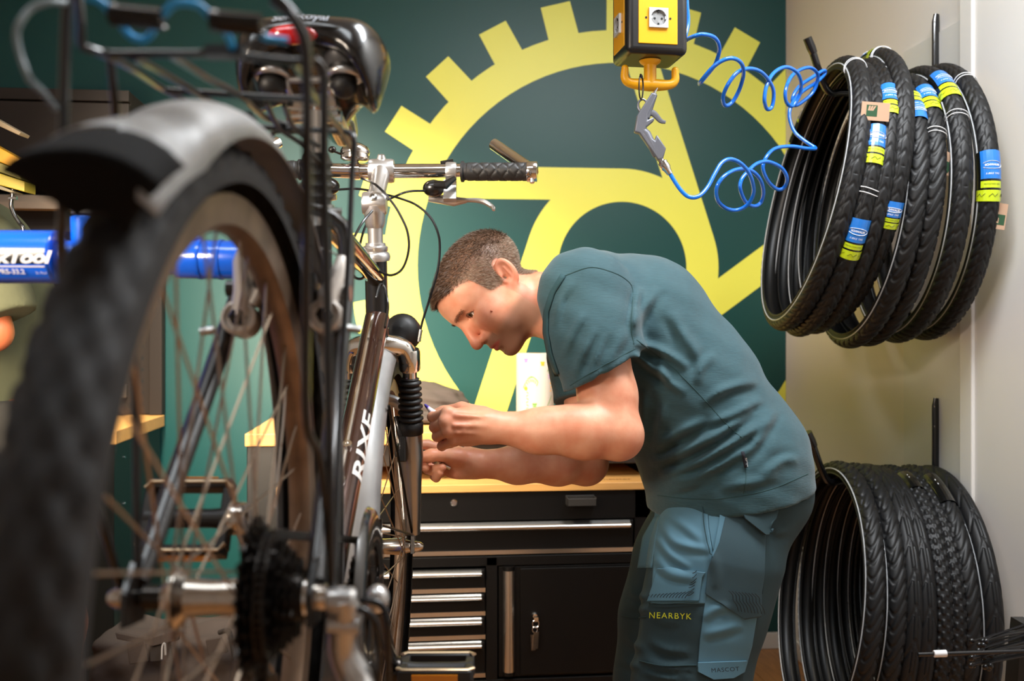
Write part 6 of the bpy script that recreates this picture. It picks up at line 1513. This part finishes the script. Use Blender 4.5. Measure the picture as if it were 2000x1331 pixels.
cl = M(); c0, c1 = P(345, 506, DS), P(497, 509, DS); cl.tube([c0, c0 + (c1 - c0) * .03, c0 + (c1 - c0) * .97, c1], [.0205, .0222, .0222, .020], 28); cl.ball(P(378, 468, DS), (.010, .012, .006), 14, 8)
cl.tube([c0 + (c1 - c0) * .30, c0 + (c1 - c0) * .34], .0232, 28); cl.tube([c0 + (c1 - c0) * .56, c0 + (c1 - c0) * .60], .0232, 28); cl.build('clamp_head', m_blue, rst)
jw = M(); jc = P(560, 508, DS)
jw.obox(P(525, 508, DS), axd * .014, upv * .020, dn * .016); jw.obox(P(578, 508, DS) - dn * .028, axd * .030, upv * .026, dn * .009); jw.obox(P(578, 508, DS) + dn * .028, axd * .030, upv * .026, dn * .009); jw.build('clamp_jaw', m_blkm, rst, bevel=.004)
kn = M(); hcp = P(162, 475, DS - .02); kn.tube([P(166, 510, DS), P(166, 424, DS)], [.014, .016], 16); kn.build('lever_post', m_blue, rst, bevel=.002)
mm = M(); mm.lathe(P(164, 420, DS), (0, 0, 1), [(0, 0), (.0145, 0), (.0125, .030), (.011, .036), (.006, .0385), (0, .039)], 22); mm.tube([P(180, 368, DS), P(206, 364, DS), P(222, 363, DS)], [.006, .0055, .005], 10); mm.build('cam_lever', m_silv, rst)
M().ball(P(226, 358, DS), (.008, .008, .010), 12, 8).build('lever_knob', m_blkm, rst)
po = M(); po.obox((rs_loc.x, rs_loc.y, .80), axd * .045, dn * .045, upv * .78); po.build('column', m_blue, rst, bevel=.004)
po = M(); po.obox(a0 + axd * .02, axd * .06, dn * .055, upv * .055); po.build('arm_block', m_blkm, rst, bevel=.006)
po = M(); po.obox((rs_loc.x, rs_loc.y, .010), axd * .28, dn * .26, upv * .010); po.build('base_plate', m_blkm, rst, bevel=.003)

# ------------------------------------------------------------------ second man at the left, mostly hidden by wheel and stand
D2 = 2.25
p2l = P(-30, 0, D2 + .02); p2l.z = 0
p2 = thing('person', 'man in an olive t-shirt standing behind the repair stand, mostly hidden', 'person', tuple(p2l))
def f_p2body(p):
    d = s_chain(p, [C3(-75, 430, D2), C3(-120, 350, D2)], [.062, .058], .02)
    d = smin(d, s_ell(p, C3(-150, 300, D2 - .01), (.098, .076, .115)), .03)
    d = smin(d, s_cap(p, C3(-236, 290, D2), C3(-252, 318, D2), .010, .014), .02); d = smin(d, s_ell(p, C3(-205, 372, D2), (.035, .04, .03)), .03)
    for s in (-1, 1): d = smin(d, s_ell(p, C3(-142, 305, D2 + s * .078), (.018, .008, .03)), .006)
    for s in (-1, 1):
        sh = C3(-45, 480, D2 + s * .20)
        el = C3(-15 if s < 0 else -40, 650, D2 + s * .25); wr = C3(-150, 690, D2 + s * .12)
        d = smin(d, s_chain(p, [sh, el, wr], [.050, .036, .026], .02), .02); d = smin(d, s_ell(p, C3(-190, 700, D2 + s * .10), (.055, .02, .035)), .02)
    d = smin(d, s_chain(p, [C3(-12, 424, D2 + .26), C3(8, 460, D2 + .24)], [.02, .02], .02), .02)
    d = smin(d, s_cap(p, C3(-55, 480, D2), C3(-25, 800, D2), .10, .12, (1, .75, 1)), .05)
    for s, kx in ((-1, 92), (1, 60)):
        d = smin(d, s_chain(p, [C3(kx - 60, 860, D2 + s * .10), C3(kx, 1100, D2 + s * .11), C3(kx + 12, 1220, D2 + s * .11), C3(kx + 6, 1560, D2 + s * .11)], [.09, .062, .062, .042], .03), .03)
    return d
xs2 = cam_pt(-20, 0, D2)[0]
sdf_obj('body', f_p2body, (xs2 - .36, D2 - .42, .05), (xs2 + .36, D2 + .45, 1.78), .006, mat('skin_tan', (150, 82, 52), rough=.5, var=.12, vscale=20), p2)
def f_p2shirt(p):
    d = s_chain(p, [C3(-50, 490, D2), C3(-28, 620, D2), C3(-30, 800, D2)], [.120, .134, .145], .05, (1, .68, 1))
    d = smin(d, s_cap(p, C3(-50, 475, D2 - .17), C3(-50, 475, D2 + .17), .075, .075), .05)
    for s in (-1, 1):
        sl = s_cap(p, C3(-42, 485, D2 + s * .20), C3(-12, 620, D2 + s * .25), .078, .080); cut = (p - C3(14, 620, D2 + s * .25)) @ (np.float32((.45, 0, -1)) / 1.0966)
        d = smin(d, smax(sl, cut, .004), .02)
    d = d + .0025 * np.sin(p[:, 2] * 45 + p[:, 0] * 30 + p[:, 1] * 20)
    d = smax(d, .93 - p[:, 2], .004)
    return smax(d, -s_cap(p, C3(-65, 450, D2), C3(-120, 350, D2), .07, .066), .004)
sdf_obj('t_shirt', f_p2shirt, (xs2 - .3, D2 - .42, .90), (xs2 + .3, D2 + .42, 1.5), .007, mat('olive_jersey', (64, 67, 46), rough=.9, var=.15, vscale=18, bump=.2, bscale=90), p2)
def f_p2short(p):
    d = None
    for s, kx in ((-1, 92), (1, 60)):
        e = s_chain(p, [C3(-18, 800, D2 + s * .07), C3(kx - 40, 900, D2 + s * .11), C3(kx - 4, 1085, D2 + s * .11)], [.132, .108, .092], .03); d = e if d is None else smin(d, e, .03)
    return smax(smax(d, .665 - p[:, 2], .004), p[:, 2] - 1.03, .004)
sdf_obj('shorts', f_p2short, (xs2 - .3, D2 - .36, .6), (xs2 + .36, D2 + .36, 1.08), .008, mat('shorts_dark', (34, 33, 30), rough=.9), p2)
def f_p2hair(p): return smax(s_ell(p, C3(-140, 292, D2 - .0), (.100, .082, .118)), C3(-150, 315, D2)[2] - p[:, 2] + .0 * p[:, 0], .02)
sdf_obj('hair', f_p2hair, (xs2 - .34, D2 - .14, 1.45), (xs2 + .14, D2 + .14, 1.8), .006, mat('hair_dark', (40, 30, 24), rough=.7, bump=.6, bscale=160), p2)
for s, kx in ((-1, 98), (1, 66)):
    c = cam_pt(kx, 0, D2 + s * .11); c = np.array([c[0] + .05, c[1], 0], np.float32)
    sdf_obj('shoe', lambda p: f_shoe(np.stack([-p[:, 0] + 2 * c[0], p[:, 1], p[:, 2]], 1), c), (c[0] - .12, c[1] - .08, -.01), (c[0] + .22, c[1] + .08, .2), .008, m_shoe, p2)

# ------------------------------------------------------------------ bits at the left edge: folding rule stack on a hanger, floor bags
m_rule = mat('tool_yellow', (120, 106, 24), rough=.5); m_rule2 = mat('tool_olive', (88, 82, 34), rough=.55)
DY = 2.0
yl = thing('tool_rack', 'stacked yellow and olive bars hanging at the left edge on a bent rod', 'tool rack', tuple(P(20, 378, DY)))
def bar_(pts, D, th, m, nm): mm = M(); poly_px(mm, pts, D, th); mm.build(nm, m, yl, bevel=.0015)
bar_([(-120, 215), (-4, 285), (57, 318), (52, 338), (-8, 312), (-120, 258)], DY, .022, mat('tool_amber', (150, 108, 10), rough=.45), 'bar')
bar_([(-120, 262), (-8, 314), (51, 338), (51, 354), (-8, 333), (-120, 290)], DY, .022, m_rule2, 'bar')
bar_([(-120, 294), (-8, 336), (59, 358), (59, 378), (-8, 360), (-120, 318)], DY, .024, m_rule, 'bar')
bar_([(-120, 322), (-8, 358), (38, 377), (30, 379), (-8, 368), (-120, 334)], DY, .020, mat('tool_ash', (90, 84, 66), rough=.6), 'bar')
bar_([(-120, 170), (-4, 232), (50, 262), (46, 268), (-8, 243), (-120, 190)], DY + .03, .02, mat('tool_grey_wood', (120, 106, 84), rough=.6), 'bar')
M().tube([P(25, 370, DY), P(24, 384, DY), P(22, 402, DY), P(28, 420, DY), P(38, 436, DY), P(46, 452, DY), P(46, 520, DY + .02)], .0042, 10, sm=5).build('hanger_rod', m_hook, yl)
pq = P(-112, 300, DY - .14); M().tube([(pq.x, pq.y, 0), (pq.x, pq.y, 1.62)], .016, 14).tube([(pq.x, pq.y, 1.46), P(-112, 290, DY + .01)], .010, 10).build('post', m_hook, yl)
M().tube([P(25, 386, DY), P(25, 390, DY)], .0085, 6).tube([P(17, 386, DY), P(33, 387, DY)], .004, 8).build('clamp_nut', m_chrome, yl)
# dark workshop bag on the floor behind the rear wheel
m_bag = mat('bag_taupe', (60, 50, 45), rough=.85, bump=.35, bscale=700, var=.1, vscale=10); m_bagd = mat('bag_dark', (38, 32, 30), rough=.9)
DB = 2.55; bgp = P(345, 0, DB); bgp.z = 0
bag = thing('tool_bag', 'taupe canvas tool bag with open front pocket on the floor between the benches', 'bag', tuple(bgp))
def f_tb(p):
    c = C3(345, 0, DB); z1 = .41
    q = np.abs(p - np.float32((c[0], DB, .20))) - np.float32((.155, .10, .20)); d = np.linalg.norm(np.maximum(q, 0), axis=1) + np.minimum(q.max(1), 0) - .02
    d = smin(d, s_cap(p, C3(238, 0, DB - .02) * 0 + np.float32((cam_pt(240, 0, DB)[0], DB - .04, .395)), np.float32((cam_pt(452, 0, DB)[0], DB - .02, .42)), .022, .028), .03)
    q = np.abs(p - np.float32((c[0] + .0, DB - .125, .14))) - np.float32((.165, .025, .14)); d = smin(d, np.linalg.norm(np.maximum(q, 0), axis=1) + np.minimum(q.max(1), 0) - .015, .02)
    d = d + .004 * np.sin(p[:, 0] * 50 + p[:, 2] * 40) + .003 * np.sin(p[:, 2] * 90 - p[:, 0] * 30)
    return smax(d, .003 - p[:, 2], .006)
sdf_obj('bag_body', f_tb, (bgp_c := cam_pt(345, 0, DB)[0]) and (bgp_c - .26, DB - .24, -.01), (bgp_c + .26, DB + .18, .50), .006, m_bag, bag)
def strip_px(name, pts, D, th, m): mm = M(); poly_px(mm, pts, D, th); return mm.build(name, m, bag, bevel=.002)
strip_px('flap', [(226, 1235), (288, 1247), (340, 1232), (352, 1236), (350, 1250), (300, 1262), (230, 1248)], DB - .19, .006, m_bag)
strip_px('strap_panel', [(248, 1258), (284, 1250), (290, 1292), (254, 1298)], DB - .192, .005, m_bag)
strip_px('open_pocket', [(292, 1256), (334, 1250), (336, 1290), (294, 1293)], DB - .185, .004, m_bagd)
M().tube([P(316, 1288, DB - .20), P(317, 1264, DB - .20), P(322, 1258, DB - .20), P(323, 1280, DB - .20)], .0022, 8, sm=4).build('zip_pull', m_wp, bag)
strip_px('side_panel', [(402, 1250), (432, 1244), (446, 1274), (408, 1280)], DB - .19, .005, m_bag)
M().tube([P(428, 1236, DB - .15), P(446, 1234, DB - .16), P(454, 1262, DB - .17), P(462, 1292, DB - .17)], [.006, .007, .006, .009], 10, sm=5).build('carry_loop', m_bagd, bag)

# ------------------------------------------------------------------ bundle of black spoke-like cable ends at lower right, on a stand
DC = 1.55
cb_l = P(1990, 0, DC + .02); cb_l.z = 0
cbn = thing('cable_rack', 'black rack with a bundle of loose black cables at the lower right edge', 'cable rack', tuple(cb_l))
mm = M(); random.seed(3)
for k in range(26):
    x0 = 1895 + random.random() * 42; y0 = 1252 + random.random() * 56; d0 = DC + random.uniform(-.03, .03)
    mm.tube([P(x0, y0, d0), P(1950, y0 - 8 - random.random() * 10, d0 + .01), P(2080, y0 - 26 - random.random() * 22, d0 + .03), P(2300, y0 - 40, d0 + .06)], .0018, 6, sm=4); mm.ball(P(x0, y0, d0), .0042, 8, 6)
mm.build('cable_bundle', m_cab, cbn, kind='stuff')
M().tube([P(1793, 1279, DC - .04), P(1900, 1276, DC - .035), P(2100, 1269, DC - .02), P(2300, 1262, DC)], .0030, 10).build('long_cable', m_cab, cbn)
M().tube([P(1824, 1278, DC - .04), P(1848, 1277, DC - .04)], .0052, 10).build('paper_tab', mat('tab_white', (236, 236, 236), rough=.7), cbn)
mm = M(); poly_px(mm, [(1986, 1212), (2010, 1212), (2100, 1500), (2000, 1500), (1970, 1400), (1978, 1290)], DC + .07, .02); mm.build('rack_plate', m_blkm, cbn)
mm = M(); b_ = P(2060, 0, DC + .07); mm.obox((b_.x, b_.y, .25), (.02, 0, 0), (0, .02, 0), (0, 0, .25)); mm.obox((b_.x, b_.y, .008), (.16, 0, 0), (0, .12, 0), (0, 0, .008)); mm.build('rack_foot', m_blkm, cbn)
